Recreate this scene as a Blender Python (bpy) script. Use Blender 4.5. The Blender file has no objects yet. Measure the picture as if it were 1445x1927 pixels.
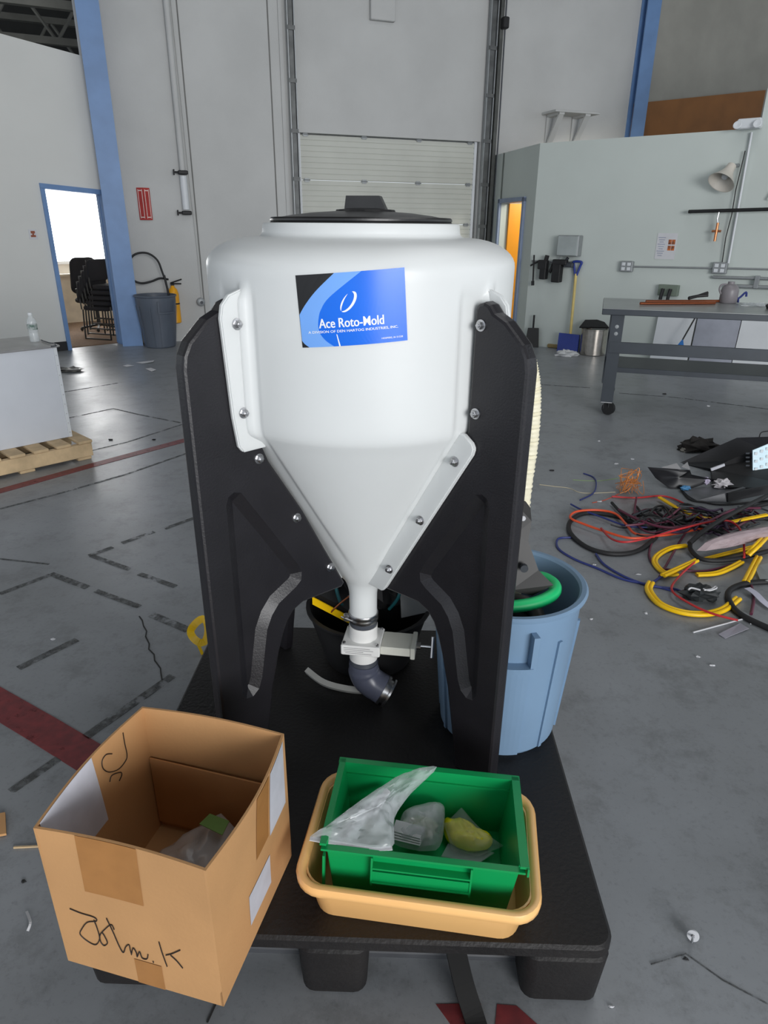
import bpy, bmesh, math, random
from mathutils import Vector, Matrix, noise
from mathutils.geometry import tessellate_polygon
random.seed(7)
R_ = math.radians
scene = bpy.context.scene
COL = scene.collection

# ------------------------------------------------------------------ camera
F, CX, CY, CAMH = 1270.0, 722.5, 963.5, 1.6
PITCH, ROLL = R_(23.0), R_(0.48)
fw = Vector((0, math.cos(PITCH), -math.sin(PITCH)))
rt0 = Vector((1, 0, 0)); up0 = rt0.cross(fw)
rt = rt0*math.cos(ROLL) + up0*math.sin(ROLL)
up = up0*math.cos(ROLL) - rt0*math.sin(ROLL)
CAM = Vector((0, 0, CAMH))
cam = bpy.data.cameras.new('camera'); camo = bpy.data.objects.new('camera', cam); COL.objects.link(camo)
cam.sensor_fit = 'VERTICAL'; cam.sensor_height = 36.0; cam.lens = F/1927*36.0
cam.clip_start = 0.05; cam.clip_end = 200
m = Matrix((rt, up, -fw)).transposed().to_4x4(); m.translation = CAM
camo.matrix_world = m
scene.camera = camo

# ------------------------------------------------------------------ light
world = bpy.data.worlds.new('world'); scene.world = world; world.use_nodes = True
bg = world.node_tree.nodes['Background']
bg.inputs[0].default_value = (0.80, 0.87, 0.95, 1); bg.inputs[1].default_value = 1.15

def area(name, loc, target, sx, sy, power, col=(1, 1, 1)):
    l = bpy.data.lights.new(name, 'AREA'); l.shape = 'RECTANGLE'; l.size = sx; l.size_y = sy; l.energy = power; l.color = col
    o = bpy.data.objects.new(name, l); COL.objects.link(o); o.location = loc
    o.rotation_euler = (Vector(target)-Vector(loc)).to_track_quat('-Z', 'Y').to_euler()
    return o
area('dock_opening_daylight', (5.5, -10.0, 3.0), (0.5, 5.0, 0.8), 6.5, 4.6, 1300, (1.0, 0.99, 0.98))
area('overhead_fill', (2.5, 3.5, 7.15), (2.5, 3.5, 0), 3.0, 9.0, 125, (0.97, 0.99, 1.0))  # added overhead fill to lift the floor; the roof has no opening here
area('overhead_fill', (-7.0, 2.0, 7.15), (-7.0, 2.0, 0), 3.0, 9.0, 80, (0.97, 0.99, 1.0))  # second added overhead fill, over the left side
scene.view_settings.view_transform = 'Standard'; scene.view_settings.look = 'None'
scene.view_settings.gamma = 1.0; scene.view_settings.use_curve_mapping = False
scene.view_settings.exposure = 0.0

# ------------------------------------------------------------------ measuring helpers
def ray(x, y): return fw*F + rt*(x-CX) - up*(y-CY)
def atz(x, y, z=0.0):
    d = ray(x, y); return CAM + d*((z-CAMH)/d.z)
def aty(x, y, Y):
    d = ray(x, y); return CAM + d*(Y/d.y)
def onpl(x, y, P, n):
    d = ray(x, y); return CAM + d*(((Vector(P)-CAM).dot(n))/d.dot(n))

# ------------------------------------------------------------------ materials
def lin(c): return tuple(((v/255)/12.92 if v/255 <= .04045 else (((v/255)+.055)/1.055)**2.4) for v in c)
MATS = {}
def mat(name, rgb, rough=.5, metal=0.0, var=.08, scale=6.0, bump=0.0, bscale=60.0, alpha=1.0, spec=.5, rgb2=None, sss=0.0, coat=0.0, trans=0.0, emis=0.0, rvar=0.0, detail=5.0):
    if name in MATS: return MATS[name]
    M = bpy.data.materials.new(name); M.use_nodes = True; nt = M.node_tree; b = nt.nodes['Principled BSDF']
    tc = nt.nodes.new('ShaderNodeTexCoord')
    nz = nt.nodes.new('ShaderNodeTexNoise'); nz.inputs['Scale'].default_value = scale; nz.inputs['Detail'].default_value = detail
    nt.links.new(tc.outputs['Object'], nz.inputs['Vector'])
    cr = nt.nodes.new('ShaderNodeValToRGB')
    c = lin(rgb)
    if rgb2: c1, c2 = lin(rgb2), c
    else: c1 = tuple(v*(1-var) for v in c); c2 = tuple(min(1, v*(1+var)) for v in c)
    cr.color_ramp.elements[0].position = .35; cr.color_ramp.elements[1].position = .65
    cr.color_ramp.elements[0].color = (*c1, 1); cr.color_ramp.elements[1].color = (*c2, 1)
    nt.links.new(nz.outputs['Fac'], cr.inputs['Fac']); nt.links.new(cr.outputs['Color'], b.inputs['Base Color'])
    b.inputs['Roughness'].default_value = rough; b.inputs['Metallic'].default_value = metal
    b.inputs['Specular IOR Level'].default_value = spec
    if rvar:
        mr = nt.nodes.new('ShaderNodeMapRange'); mr.inputs['To Min'].default_value = max(0.02, rough-rvar); mr.inputs['To Max'].default_value = rough+rvar
        nt.links.new(nz.outputs['Fac'], mr.inputs['Value']); nt.links.new(mr.outputs['Result'], b.inputs['Roughness'])
    if bump:
        n2 = nt.nodes.new('ShaderNodeTexNoise'); n2.inputs['Scale'].default_value = bscale; n2.inputs['Detail'].default_value = 3
        nt.links.new(tc.outputs['Object'], n2.inputs['Vector'])
        bp = nt.nodes.new('ShaderNodeBump'); bp.inputs['Strength'].default_value = bump; bp.inputs['Distance'].default_value = .01
        nt.links.new(n2.outputs['Fac'], bp.inputs['Height']); nt.links.new(bp.outputs['Normal'], b.inputs['Normal'])
    if alpha < 1: b.inputs['Alpha'].default_value = alpha
    if sss: b.inputs['Subsurface Weight'].default_value = sss; b.inputs['Subsurface Radius'].default_value = (.03, .03, .03); b.inputs['Subsurface Scale'].default_value = 1.0
    if coat: b.inputs['Coat Weight'].default_value = coat
    if trans: b.inputs['Transmission Weight'].default_value = trans
    if emis: b.inputs['Emission Color'].default_value = (*c, 1); b.inputs['Emission Strength'].default_value = emis
    MATS[name] = M; return M

def floor_material():
    M = bpy.data.materials.new('painted_concrete'); M.use_nodes = True; nt = M.node_tree; b = nt.nodes['Principled BSDF']; L = nt.links.new
    tc = nt.nodes.new('ShaderNodeTexCoord')
    def nz(s, d=6, r=.6):
        n = nt.nodes.new('ShaderNodeTexNoise'); n.inputs['Scale'].default_value = s; n.inputs['Detail'].default_value = d; n.inputs['Roughness'].default_value = r
        L(tc.outputs['Object'], n.inputs['Vector']); return n
    def ramp(src, p0, c0, p1, c1):
        r = nt.nodes.new('ShaderNodeValToRGB'); r.color_ramp.elements[0].position = p0; r.color_ramp.elements[1].position = p1
        r.color_ramp.elements[0].color = (*c0, 1); r.color_ramp.elements[1].color = (*c1, 1); L(src.outputs['Fac'], r.inputs['Fac']); return r
    def mix(a, bb, mode='MULTIPLY', fac=1.0):
        x = nt.nodes.new('ShaderNodeMix'); x.data_type = 'RGBA'; x.blend_type = mode; x.inputs['Factor'].default_value = fac
        L(a.outputs[0] if a.bl_idname != 'ShaderNodeMix' else a.outputs['Result'], x.inputs['A'])
        L(bb.outputs[0], x.inputs['B']); return x
    base = ramp(nz(1.1, 8), .3, lin((130, 133, 136)), .7, lin((150, 154, 159)))
    speck = ramp(nz(55, 4, .7), .33, (.72, .72, .72), .45, (1, 1, 1))
    scuff = ramp(nz(7, 10, .75), .36, (.78, .78, .77), .5, (1, 1, 1))
    light = ramp(nz(120, 3, .6), .70, (1, 1, 1), .76, (1.5, 1.5, 1.45))
    c = mix(base, scuff); c = mix(c, speck, fac=.5); c = mix(c, light, fac=.6)
    L(c.outputs['Result'], b.inputs['Base Color'])
    rn = nz(2.5, 8, .65); mr = nt.nodes.new('ShaderNodeMapRange'); mr.inputs['To Min'].default_value = .24; mr.inputs['To Max'].default_value = .5
    L(rn.outputs['Fac'], mr.inputs['Value']); L(mr.outputs['Result'], b.inputs['Roughness'])
    bp = nt.nodes.new('ShaderNodeBump'); bp.inputs['Strength'].default_value = .12; bp.inputs['Distance'].default_value = .01
    bn = nz(9, 9, .6); L(bn.outputs['Fac'], bp.inputs['Height']); L(bp.outputs['Normal'], b.inputs['Normal'])
    b.inputs['Specular IOR Level'].default_value = .42
    return M

# ------------------------------------------------------------------ mesh builder
WM = {}                                    # world matrix of every parent empty
class MB:
    def __init__(s): s.v = []; s.f = []; s.mi = []; s.cur = 0
    def add(s, vs, fs):
        o = len(s.v); s.v += [Vector(v) for v in vs]; s.f += [tuple(i+o for i in f) for f in fs]; s.mi += [s.cur]*len(fs); return s
    def box(s, c, d, M=None):
        x, y, z = d[0]/2, d[1]/2, d[2]/2
        vs = [Vector((sx*x, sy*y, sz*z))+Vector(c) for sx in (-1, 1) for sy in (-1, 1) for sz in (-1, 1)]
        if M is not None: vs = [M @ v for v in vs]
        return s.add(vs, [(0, 1, 3, 2), (4, 6, 7, 5), (0, 4, 5, 1), (2, 3, 7, 6), (0, 2, 6, 4), (1, 5, 7, 3)])
    def bbox(s, c, d, bev=.004, M=None):   # chamfered box
        x, y, z = d[0]/2, d[1]/2, d[2]/2; b = min(bev, x*.8, y*.8, z*.8)
        def loop(zz, i): return [(-x+i, -y+i+b, zz), (-x+i+b, -y+i, zz), (x-i-b, -y+i, zz), (x-i, -y+i+b, zz), (x-i, y-i-b, zz), (x-i-b, y-i, zz), (-x+i+b, y-i, zz), (-x+i, y-i-b, zz)]
        vs = loop(-z, b*.9)+loop(-z+b, 0)+loop(z-b, 0)+loop(z, b*.9)
        vs = [Vector(v)+Vector(c) for v in vs]
        if M is not None: vs = [M @ v for v in vs]
        fs = [tuple(range(7, -1, -1)), tuple(range(24, 32))]
        for k in range(3):
            for i in range(8): j = (i+1) % 8; fs.append((k*8+i, k*8+j, k*8+8+j, k*8+8+i))
        return s.add(vs, fs)
    def rbox(s, c, d, r=.02, n=5, top=1.0, M=None, bev=.003):   # rounded-corner block, optional taper (top scale)
        def rr(sc, ins): 
            x, y = d[0]/2*sc-ins, d[1]/2*sc-ins; q = max(r*sc-ins, .0005); out = []
            for k, (sx, sy) in enumerate(((1, 1), (-1, 1), (-1, -1), (1, -1))):
                for i in range(n+1):
                    a = math.pi/2*(k+i/n); out.append((sx*(x-q)+q*math.cos(a), sy*(y-q)+q*math.sin(a)))
            return out
        z0, z1 = -d[2]/2, d[2]/2
        lv = [(z0, 1, bev), (z0+bev, 1, 0), (z1-bev, top, 0), (z1, top, bev)]
        vs = []; N = 4*(n+1)
        for z, sc, ins in lv: vs += [Vector((p[0], p[1], z))+Vector(c) for p in rr(sc, ins)]
        if M is not None: vs = [M @ v for v in vs]
        fs = [tuple(range(N-1, -1, -1)), tuple(range(3*N, 4*N))]
        for k in range(3):
            for i in range(N): j = (i+1) % N; fs.append((k*N+i, k*N+j, k*N+N+j, k*N+N+i))
        return s.add(vs, fs)
    def tube(s, pts, r, seg=8, closed=False, caps=True):
        pts = [Vector(p) for p in pts]; n = len(pts)
        rad = r if callable(r) else (lambda t: r)
        T = []
        for i in range(n):
            a = pts[(i-1) % n] if (closed or i > 0) else pts[0]; b = pts[(i+1) % n] if (closed or i < n-1) else pts[-1]
            t = (b-a); T.append(t.normalized() if t.length > 1e-9 else Vector((0, 0, 1)))
        N = T[0].orthogonal().normalized(); vs = []
        for i in range(n):
            N = (N - T[i]*N.dot(T[i])); N = N.normalized() if N.length > 1e-6 else T[i].orthogonal().normalized()
            B = T[i].cross(N); q = rad(i/max(1, n-1))
            for k in range(seg):
                a = 2*math.pi*k/seg; vs.append(pts[i]+(N*math.cos(a)+B*math.sin(a))*q)
        fs = []
        for i in range(n if closed else n-1):
            j = (i+1) % n
            for k in range(seg): l = (k+1) % seg; fs.append((i*seg+k, i*seg+l, j*seg+l, j*seg+k))
        if caps and not closed: fs += [tuple(range(seg-1, -1, -1)), tuple(range((n-1)*seg, n*seg))]
        return s.add(vs, fs)
    def ribbon(s, pts, w, th, nrm=None):
        """flat band of width w (across) and thickness th following pts, lying with normal nrm"""
        pts = [Vector(p) for p in pts]; n = len(pts); vs = []
        for i in range(n):
            t = (pts[min(i+1, n-1)]-pts[max(i-1, 0)]).normalized(); nn = Vector(nrm) if nrm is not None else Vector((0, 0, 1))
            sd = t.cross(nn).normalized(); u2 = sd.cross(t).normalized()
            for a, b in ((-1, -1), (1, -1), (1, 1), (-1, 1)): vs.append(pts[i]+sd*a*w/2+u2*b*th/2)
        fs = [(3, 2, 1, 0), tuple(range((n-1)*4, n*4))]
        for i in range(n-1):
            for k in range(4): l = (k+1) % 4; fs.append((i*4+k, i*4+l, i*4+4+l, i*4+4+k))
        return s.add(vs, fs)
    def lathe(s, prof, c=(0, 0, 0), seg=32, M=None, closed=False):
        vs = []; fs = []; n = len(prof)
        for r, z in prof:
            for k in range(seg):
                a = 2*math.pi*k/seg; vs.append(Vector((r*math.cos(a), r*math.sin(a), z))+Vector(c))
        if M is not None: vs = [M @ v for v in vs]
        for i in range(n if closed else n-1):
            j = (i+1) % n
            for k in range(seg): l = (k+1) % seg; fs.append((i*seg+k, i*seg+l, j*seg+l, j*seg+k))
        if not closed:
            if prof[0][0] > 1e-6: fs.append(tuple(range(seg-1, -1, -1)))
            if prof[-1][0] > 1e-6: fs.append(tuple(range((n-1)*seg, n*seg)))
        return s.add(vs, fs)
    def slab(s, pts, th, nrm=None):        # thick plate from a 3-D outline
        pts = [Vector(p) for p in pts]; n = len(pts)
        if nrm is None:
            nrm = Vector((0, 0, 0)); c = sum(pts, Vector())/n
            for i in range(n): nrm += (pts[i]-c).cross(pts[(i+1) % n]-c)
            nrm.normalize()
        nrm = Vector(nrm); tris = tessellate_polygon([pts])
        vs = [p+nrm*th/2 for p in pts]+[p-nrm*th/2 for p in pts]; fs = []
        for t in tris:
            a, b, c = t
            if (pts[b]-pts[a]).cross(pts[c]-pts[a]).dot(nrm) < 0: a, c = c, a
            fs.append((a, b, c)); fs.append((c+n, b+n, a+n))
        for i in range(n): j = (i+1) % n; fs.append((i, i+n, j+n, j))
        return s.add(vs, fs)
    def pillow(s, pts, th, rings=7, nz=.006, seed=0, sub=3, nfreq=22):
        pts = [Vector(p) for p in pts]; P = []
        n = len(pts)
        for i in range(n):
            for k in range(sub): P.append(pts[i].lerp(pts[(i+1) % n], k/sub))
        n = len(P); c = sum(P, Vector())/n; nrm = Vector((0, 0, 0))
        for i in range(n): nrm += (P[i]-c).cross(P[(i+1) % n]-c)
        nrm.normalize()
        for sg in (1, -1):
            vs = []; fs = []
            for k in range(rings):
                q = k/rings; h = th*math.sqrt(max(0, 1-(1-q)**2))
                for p in P:
                    b = p.lerp(c, q); f = noise.noise(b*nfreq+Vector((seed*3.1, seed, 0)))+.5*noise.noise(b*nfreq*2.3+Vector((seed, 0, seed)))
                    vs.append(b+nrm*(sg*h+f*nz*(1 if q > 0 else .5)))
            vs.append(c+nrm*sg*th)
            for k in range(rings-1):
                for i in range(n): j = (i+1) % n; q = (k*n+i, k*n+j, k*n+n+j, k*n+n+i); fs.append(q if sg > 0 else q[::-1])
            for i in range(n): j = (i+1) % n; q = ((rings-1)*n+i, (rings-1)*n+j, rings*n); fs.append(q if sg > 0 else q[::-1])
            s.add(vs, fs)
        return s
    def blob(s, c, rad, seed=0, amp=.35, freq=3.0, seg=14, rg=9, floor=None):
        vs = []; fs = []
        for i in range(rg+1):
            th = math.pi*i/rg
            for k in range(seg):
                a = 2*math.pi*k/seg; d = Vector((math.sin(th)*math.cos(a), math.sin(th)*math.sin(a), math.cos(th)))
                q = 1+amp*noise.noise(d*freq+Vector((seed*5.3, seed, 1)))*1.6
                p = Vector((d.x*rad[0]*q, d.y*rad[1]*q, d.z*rad[2]*q))+Vector(c)
                if floor is not None: p.z = max(p.z, floor)
                vs.append(p)
        for i in range(rg):
            for k in range(seg): l = (k+1) % seg; fs.append((i*seg+k, (i+1)*seg+k, (i+1)*seg+l, i*seg+l))
        return s.add(vs, fs)
    def build(s, name, mt, parent=None, world=True, smooth=None, loc=None):
        vs = s.v
        if parent is not None:
            if world: Mi = WM[parent.name].inverted(); vs = [Mi @ v for v in vs]
        else:
            if loc is None:
                xs = [v.x for v in vs]; ys = [v.y for v in vs]; zs = [v.z for v in vs]
                loc = Vector(((min(xs)+max(xs))/2, (min(ys)+max(ys))/2, min(zs)))
            loc = Vector(loc); vs = [v-loc for v in vs]
        me = bpy.data.meshes.new(name); me.from_pydata([tuple(v) for v in vs], [], s.f)
        mts = mt if isinstance(mt, (list, tuple)) else [mt]
        for q in mts: me.materials.append(q)
        if len(mts) > 1: me.polygons.foreach_set('material_index', s.mi)
        bm = bmesh.new(); bm.from_mesh(me); bmesh.ops.recalc_face_normals(bm, faces=bm.faces); bm.to_mesh(me); bm.free()
        if smooth:
            me.shade_smooth(); me.set_sharp_from_angle(angle=R_(smooth))
        me.update()
        o = bpy.data.objects.new(name, me); COL.objects.link(o)
        if parent is not None:
            o.parent = parent; WM[o.name] = WM[parent.name]
        else:
            o.location = loc; WM[o.name] = Matrix.Translation(loc)
        return o
def tag(o, label=None, cat=None, group=None, kind=None):
    if label: o['label'] = label
    if cat: o['category'] = cat
    if group: o['group'] = group
    if kind: o['kind'] = kind
    return o
def thing(name, label, cat, loc=(0, 0, 0), rz=0.0, group=None):
    o = bpy.data.objects.new(name, None); COL.objects.link(o); o.location = loc; o.rotation_euler = (0, 0, rz); o.empty_display_size = .05
    WM[o.name] = Matrix.Translation(Vector(loc)) @ Matrix.Rotation(rz, 4, 'Z')
    return tag(o, label, cat, group)
def copy_part(o, parent, M):               # shares mesh data
    c = o.copy(); COL.objects.link(c); c.parent = parent; c.matrix_local = M; return c
def spline(pts, n=8, closed=False):
    P = [Vector(p) for p in pts]; out = []; N = len(P)
    for i in range(N if closed else N-1):
        if closed: a, b, c, d = P[(i-1) % N], P[i], P[(i+1) % N], P[(i+2) % N]
        else: a, b, c, d = P[max(i-1, 0)], P[i], P[i+1], P[min(i+2, N-1)]
        for k in range(n):
            t = k/n; out.append(.5*((2*b)+(c-a)*t+(2*a-5*b+4*c-d)*t*t+(3*b-a-3*c+d)*t**3))
    if not closed: out.append(P[-1])
    return out
def frame(o, ang):                         # local X along ang, Y to its left
    return Matrix.Translation(Vector(o)) @ Matrix.Rotation(ang, 4, 'Z')
def offset_poly(P, d):                     # inward offset of a 2-D polygon
    n = len(P); A = sum(P[i][0]*P[(i+1) % n][1]-P[(i+1) % n][0]*P[i][1] for i in range(n)); sg = 1 if A > 0 else -1; out = []
    for i in range(n):
        p0, p1, p2 = Vector(P[i-1]), Vector(P[i]), Vector(P[(i+1) % n])
        a = (p1-p0).normalized(); b = (p2-p1).normalized(); na = Vector((-a.y, a.x))*sg; nb = Vector((-b.y, b.x))*sg
        mm = na+nb; k = max(.35, mm.length_squared/2); out.append(tuple(p1+mm*d/k/1.0*(1.0 if True else 1)))
    return out
def text_mesh(txt, size=1.0, offset=0.0, align='LEFT'):
    cu = bpy.data.curves.new('t', 'FONT'); cu.body = txt; cu.size = size; cu.offset = offset; cu.align_x = align; cu.resolution_u = 3; cu.fill_mode = 'FRONT'
    ob = bpy.data.objects.new('t', cu); COL.objects.link(ob)
    dg = bpy.context.evaluated_depsgraph_get(); me = bpy.data.meshes.new_from_object(ob.evaluated_get(dg))
    vs = [Vector(v.co) for v in me.vertices]; fs = [tuple(p.vertices) for p in me.polygons]
    bpy.data.objects.remove(ob); bpy.data.curves.remove(cu); bpy.data.meshes.remove(me)
    return vs, fs

# palette
m_wall = mat('painted_block_wall', (190, 191, 190), .75, var=.05, scale=1.2, bump=.15, bscale=40)
m_wallR = mat('office_wall_paint', (196, 204, 200), .7, var=.03, scale=1.0, bump=.05)
m_wallL = mat('partition_paint', (212, 213, 210), .7, var=.03, scale=1.0, bump=.05)
m_blue = mat('blue_steel_paint', (104, 138, 184), .45, var=.07, scale=4)
m_black = mat('black_poly', (31, 30, 34), .40, var=.12, scale=10, bump=.08, bscale=200)
m_blackm = mat('black_matte', (26, 26, 28), .6, var=.2, scale=12)
m_white = mat('white_paint', (214, 218, 222), .45, var=.03, scale=3)
m_steel = mat('zinc_steel', (190, 190, 192), .28, 1.0, var=.08, scale=30)
m_dark = mat('dark_steel', (62, 66, 72), .5, .3, var=.1, scale=12)
m_grey = mat('galvanised_grey', (150, 154, 156), .45, .4, var=.06, scale=14)
m_paper = mat('paper_white', (205, 206, 210), .7, var=.04)
m_clear = mat('clear_poly_film', (210, 216, 220), .18, var=.06, scale=30, alpha=.38, spec=.8)
m_clear2 = mat('clear_poly_film_thin', (200, 208, 212), .25, var=.06, scale=30, alpha=.30, spec=.8)
m_yellow = mat('yellow_jacket', (248, 200, 10), .38, var=.05)
m_red = mat('red_jacket', (188, 45, 48), .4, var=.08)
m_orange = mat('orange_jacket', (226, 86, 48), .4, var=.06)
m_bluec = mat('blue_jacket', (44, 56, 120), .4, var=.08)
m_maroon = mat('maroon_jacket', (96, 40, 62), .45, var=.1)
m_teal = mat('teal_jacket', (30, 92, 98), .4, var=.1)

# ================================================================== SETTING
fl = MB(); fl.box((1, 7, -.1), (40, 34, .2)); floor = fl.build('floor', floor_material()); tag(floor, kind='structure')
floor['label'] = 'grey painted concrete warehouse floor'
m_rtape = mat('red_floor_tape', (128, 52, 55), .5, var=.12, scale=25, rgb2=(104, 44, 48))
m_bmark = mat('black_tape_residue', (74, 76, 76), .6, var=.2, scale=35, rgb2=(112, 115, 117))
def worn(m, lo, hi, sc):                  # residue that survives only in patches
    nt = m.node_tree; b = nt.nodes['Principled BSDF']; tc = nt.nodes.new('ShaderNodeTexCoord'); nz = nt.nodes.new('ShaderNodeTexNoise')
    nz.inputs['Scale'].default_value = sc; nz.inputs['Detail'].default_value = 8; nz.inputs['Roughness'].default_value = .7
    nt.links.new(tc.outputs['Object'], nz.inputs['Vector']); mr = nt.nodes.new('ShaderNodeMapRange'); mr.inputs['From Min'].default_value = lo; mr.inputs['From Max'].default_value = hi
    nt.links.new(nz.outputs['Fac'], mr.inputs['Value']); nt.links.new(mr.outputs['Result'], b.inputs['Alpha'])
worn(m_bmark, .40, .62, 14); worn(m_rtape, .22, .42, 18)
m_crack = mat('crack_dark', (48, 48, 48), .8)
def strip(name, pts, w, mt, z=.0012, th=.002):
    mb = MB(); mb.ribbon([Vector((p[0], p[1], z)) for p in pts], w, th); o = mb.build(name, mt, floor); return o
def fpts(*px): return [atz(x, y, 0) for x, y in px]
strip('red_tape', fpts((-60, 941), (180, 874), (372, 822), (640, 755)), .085, m_rtape)
strip('red_tape', fpts((-60, 1290), (80, 1372), (200, 1445), (330, 1530)), .115, m_rtape)
# tape cross in front of the pallet
mb = MB(); mb.slab([atz(820, 1890), atz(905, 1888), atz(912, 1945), atz(860, 1945)], .002); mb.build('red_tape', m_rtape, floor)
mb = MB(); mb.slab([atz(935, 1890), atz(972, 1893), atz(1030, 1945), atz(930, 1945)], .002); mb.build('red_tape', m_rtape, floor)
for px, w in (([(35, 1258), (145, 1204)], .035), ([(168, 1046), (212, 1030)], .03), ([(230, 1022), (290, 1001)], .03), ([(310, 995), (385, 968)], .03),
              ([(95, 1080), (165, 1106)], .035), ([(180, 1112), (262, 1142)], .03), ([(285, 1157), (355, 1186)], .04), ([(172, 1046), (245, 1072)], .03), ([(262, 1080), (330, 1104)], .03),
              ([(0, 1052), (92, 1062)], .012), ([(0, 1118), (95, 1082)], .03), ([(0, 958), (115, 928), (240, 892), (352, 853)], .02),
              ([(20, 1490), (110, 1428)], .03), ([(160, 1388), (325, 1272)], .035), ([(120, 738), (228, 720)], .022), ([(128, 787), (213, 769), (260, 780), (342, 796)], .022),
              ([(138, 856), (240, 832), (345, 798)], .018), ([(1005, 723), (1110, 730)], .02), ([(1165, 740), (1270, 748), (1445, 770)], .02), ([(1020, 1085), (1100, 1110)], .01)):
    strip('worn_line', fpts(*px), w, m_bmark)
strip('crack', fpts((262, 1160), (268, 1168), (270, 1178), (276, 1188), (274, 1198), (281, 1212), (280, 1222), (290, 1232), (291, 1243), (302, 1258), (303, 1268), (305, 1280)), .005, m_crack)
strip('crack', fpts((1225, 1815), (1290, 1795), (1360, 1845), (1445, 1890)), .003, m_bmark)
strip('crack', fpts((370, 1830), (420, 1860), (390, 1925)), .004, m_crack)

# ---- back wall
YB = R_(20.0); MBK = frame((-3.54, 10.0, 0), YB)            # x along wall, y behind it
cB, sB = math.cos(YB), math.sin(YB)
nB = Vector((-sB, cB, 0)); PB = Vector((-3.54, 10.0, 0))
def bk(px, py, off=0.0):                                     # wall coordinates (t, z) of a measured point
    p = onpl(px, py, PB+nB*off, nB); return ((p-PB).dot(Vector((cB, sB, 0))), p.z)
mb = MB()
mb.box((1.05, .12, 4.0), (2.7, .24, 8), MBK); mb.box((6.64, .12, 4.0), (2.68, .24, 8), MBK); mb.box((3.85, .12, 5.4), (2.9, .24, 5.2), MBK)
wb = mb.build('wall_back', m_wall); tag(wb, 'tall grey painted warehouse wall around the dock door', kind='structure')
mb = MB(); mb.box((11.5, .12, 4.0), (7.04, .24, 8), MBK); o = mb.build('wall_back_right', mat('concrete_shade_tone', (150, 149, 142), .85, var=.08, scale=2, bump=.3, bscale=30)); tag(o, 'rough grey concrete wall right of the blue column, shade put into its tone', kind='structure')  # darker grey stands in for the shade on this end of the wall
m_joint = mat('caulk_joint', (112, 112, 110), .8)
for t in (2.08, .93):
    mb = MB(); mb.box((t, -.003, 4), (.016, .006, 8), MBK); mb.build('wall_joint', m_joint, wb)
for t in (2.24,):
    mb = MB(); mb.box((t, -.012, 4), (.05, .024, 8), MBK); mb.build('wall_joint', m_wall, wb)
# dock door with ribbed sections
dd = thing('door_1', 'white ribbed overhead dock door behind the tank', 'door', MBK @ Vector((3.85, .1, 0)), YB); del dd['category']; tag(dd, kind='structure')
m_door = mat('dock_door_white', (196, 198, 190), .5, var=.04, scale=2)
for k in range(5):
    z0 = 2.79-.582*(k+1); z1 = z0+.576
    if z0 < 0: z0 = .02
    mb = MB(); mb.box((0, 0, (z0+z1)/2), (2.86, .04, z1-z0))
    nrib = 8
    for q in range(nrib): mb.box((0, -.026, z0+(q+.5)*(z1-z0)/nrib), (2.84, .014, (z1-z0)/nrib*.72))
    sec = mb.build('door_section', m_door, dd, world=False)
    for hx in (-1.3, -.42, .45, 1.3):
        h = MB(); h.box((hx, -.035, z1+.0), (.07, .025, .05)); h.tube([(hx-.05, -.045, z1), (hx+.05, -.045, z1)], .008, 6)
        h.build('hinge', m_grey, sec, world=False)
mb = MB()
for sx in (-1, 1): mb.box((sx*1.40, -.03, 1.4), (.045, .03, 2.8))
mb.build('weather_strip', m_white, dd, world=False)
# tracks
m_track = mat('track_steel', (98, 100, 100), .5, .5, var=.2, scale=8)
def track(name, t, w, label, extra=False):
    o = thing(name, label, 'door track', MBK @ Vector((t, 0, 0)), YB); 
    mb = MB(); mb.box((0, -.05, 3.6), (w*.45, .10, 7.2)); mb.build('rail', m_track, o, world=False)
    mb = MB(); mb.box((-.35*w, -.09, 3.6), (.015, .06, 7.2)); mb.box((.35*w, -.09, 3.6), (.015, .06, 7.2)); mb.build('lip', m_grey, o, world=False)
    for z in [.4+.6*i for i in range(11)]: mb = MB(); mb.box((0, -.11, z), (w*.8, .02, .05)); mb.build('bracket', m_track, o, world=False)
    if extra:
        mb = MB(); mb.box((w*.75, -.06, 3.6), (w*.35, .12, 7.2)); mb.build('guide_channel', mat('channel_dark', (84, 86, 84), .6, .2, var=.2, scale=6), o, world=False)
        mb = MB(); mb.tube([(w*.95, -.15, 7.2), (w*.95, -.15, 5), (w*1.02, -.15, 3.0), (w*1.0, -.15, 1.0)], .012, 6); mb.build('pull_chain', m_dark, o, world=False)
        mb = MB(); mb.bbox((w*.85, -.18, 4.3), (.09, .1, .14), .01); mb.build('chain_keeper', m_blackm, o, world=False)
    return o
track('door_track', 2.36, .13, 'dark vertical steel track left of the dock door')
track('door_track', 5.36, .16, 'heavier dark track with pull chain right of the dock door', True)
mb = MB()
t, z = bk(718, 8); mb.bbox((t, -.04, z), (.36, .08, .40), .01, MBK); o = mb.build('wall_plate', m_wall); tag(o, 'square grey cover plate high on the wall above the dock door', 'cover plate')

# ---- blue columns (I-section)
def column(name, t, w, d, h, label, face=-1):
    mb = MB(); M = MBK
    mb.box((t, -d+.01, h/2), (w, .02, h), M); mb.box((t, -.01, h/2), (w, .02, h), M); mb.box((t, -d/2, h/2), (.02, d-.04, h), M)
    o = mb.build(name, m_blue); tag(o, label, kind='structure'); return o
column('trim_1', -.13, .27, .26, 8, 'blue steel column at the left doorway')
column('trim_2', 8.07, .25, .16, 8, 'blue steel column beside the brown plywood board')

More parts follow.
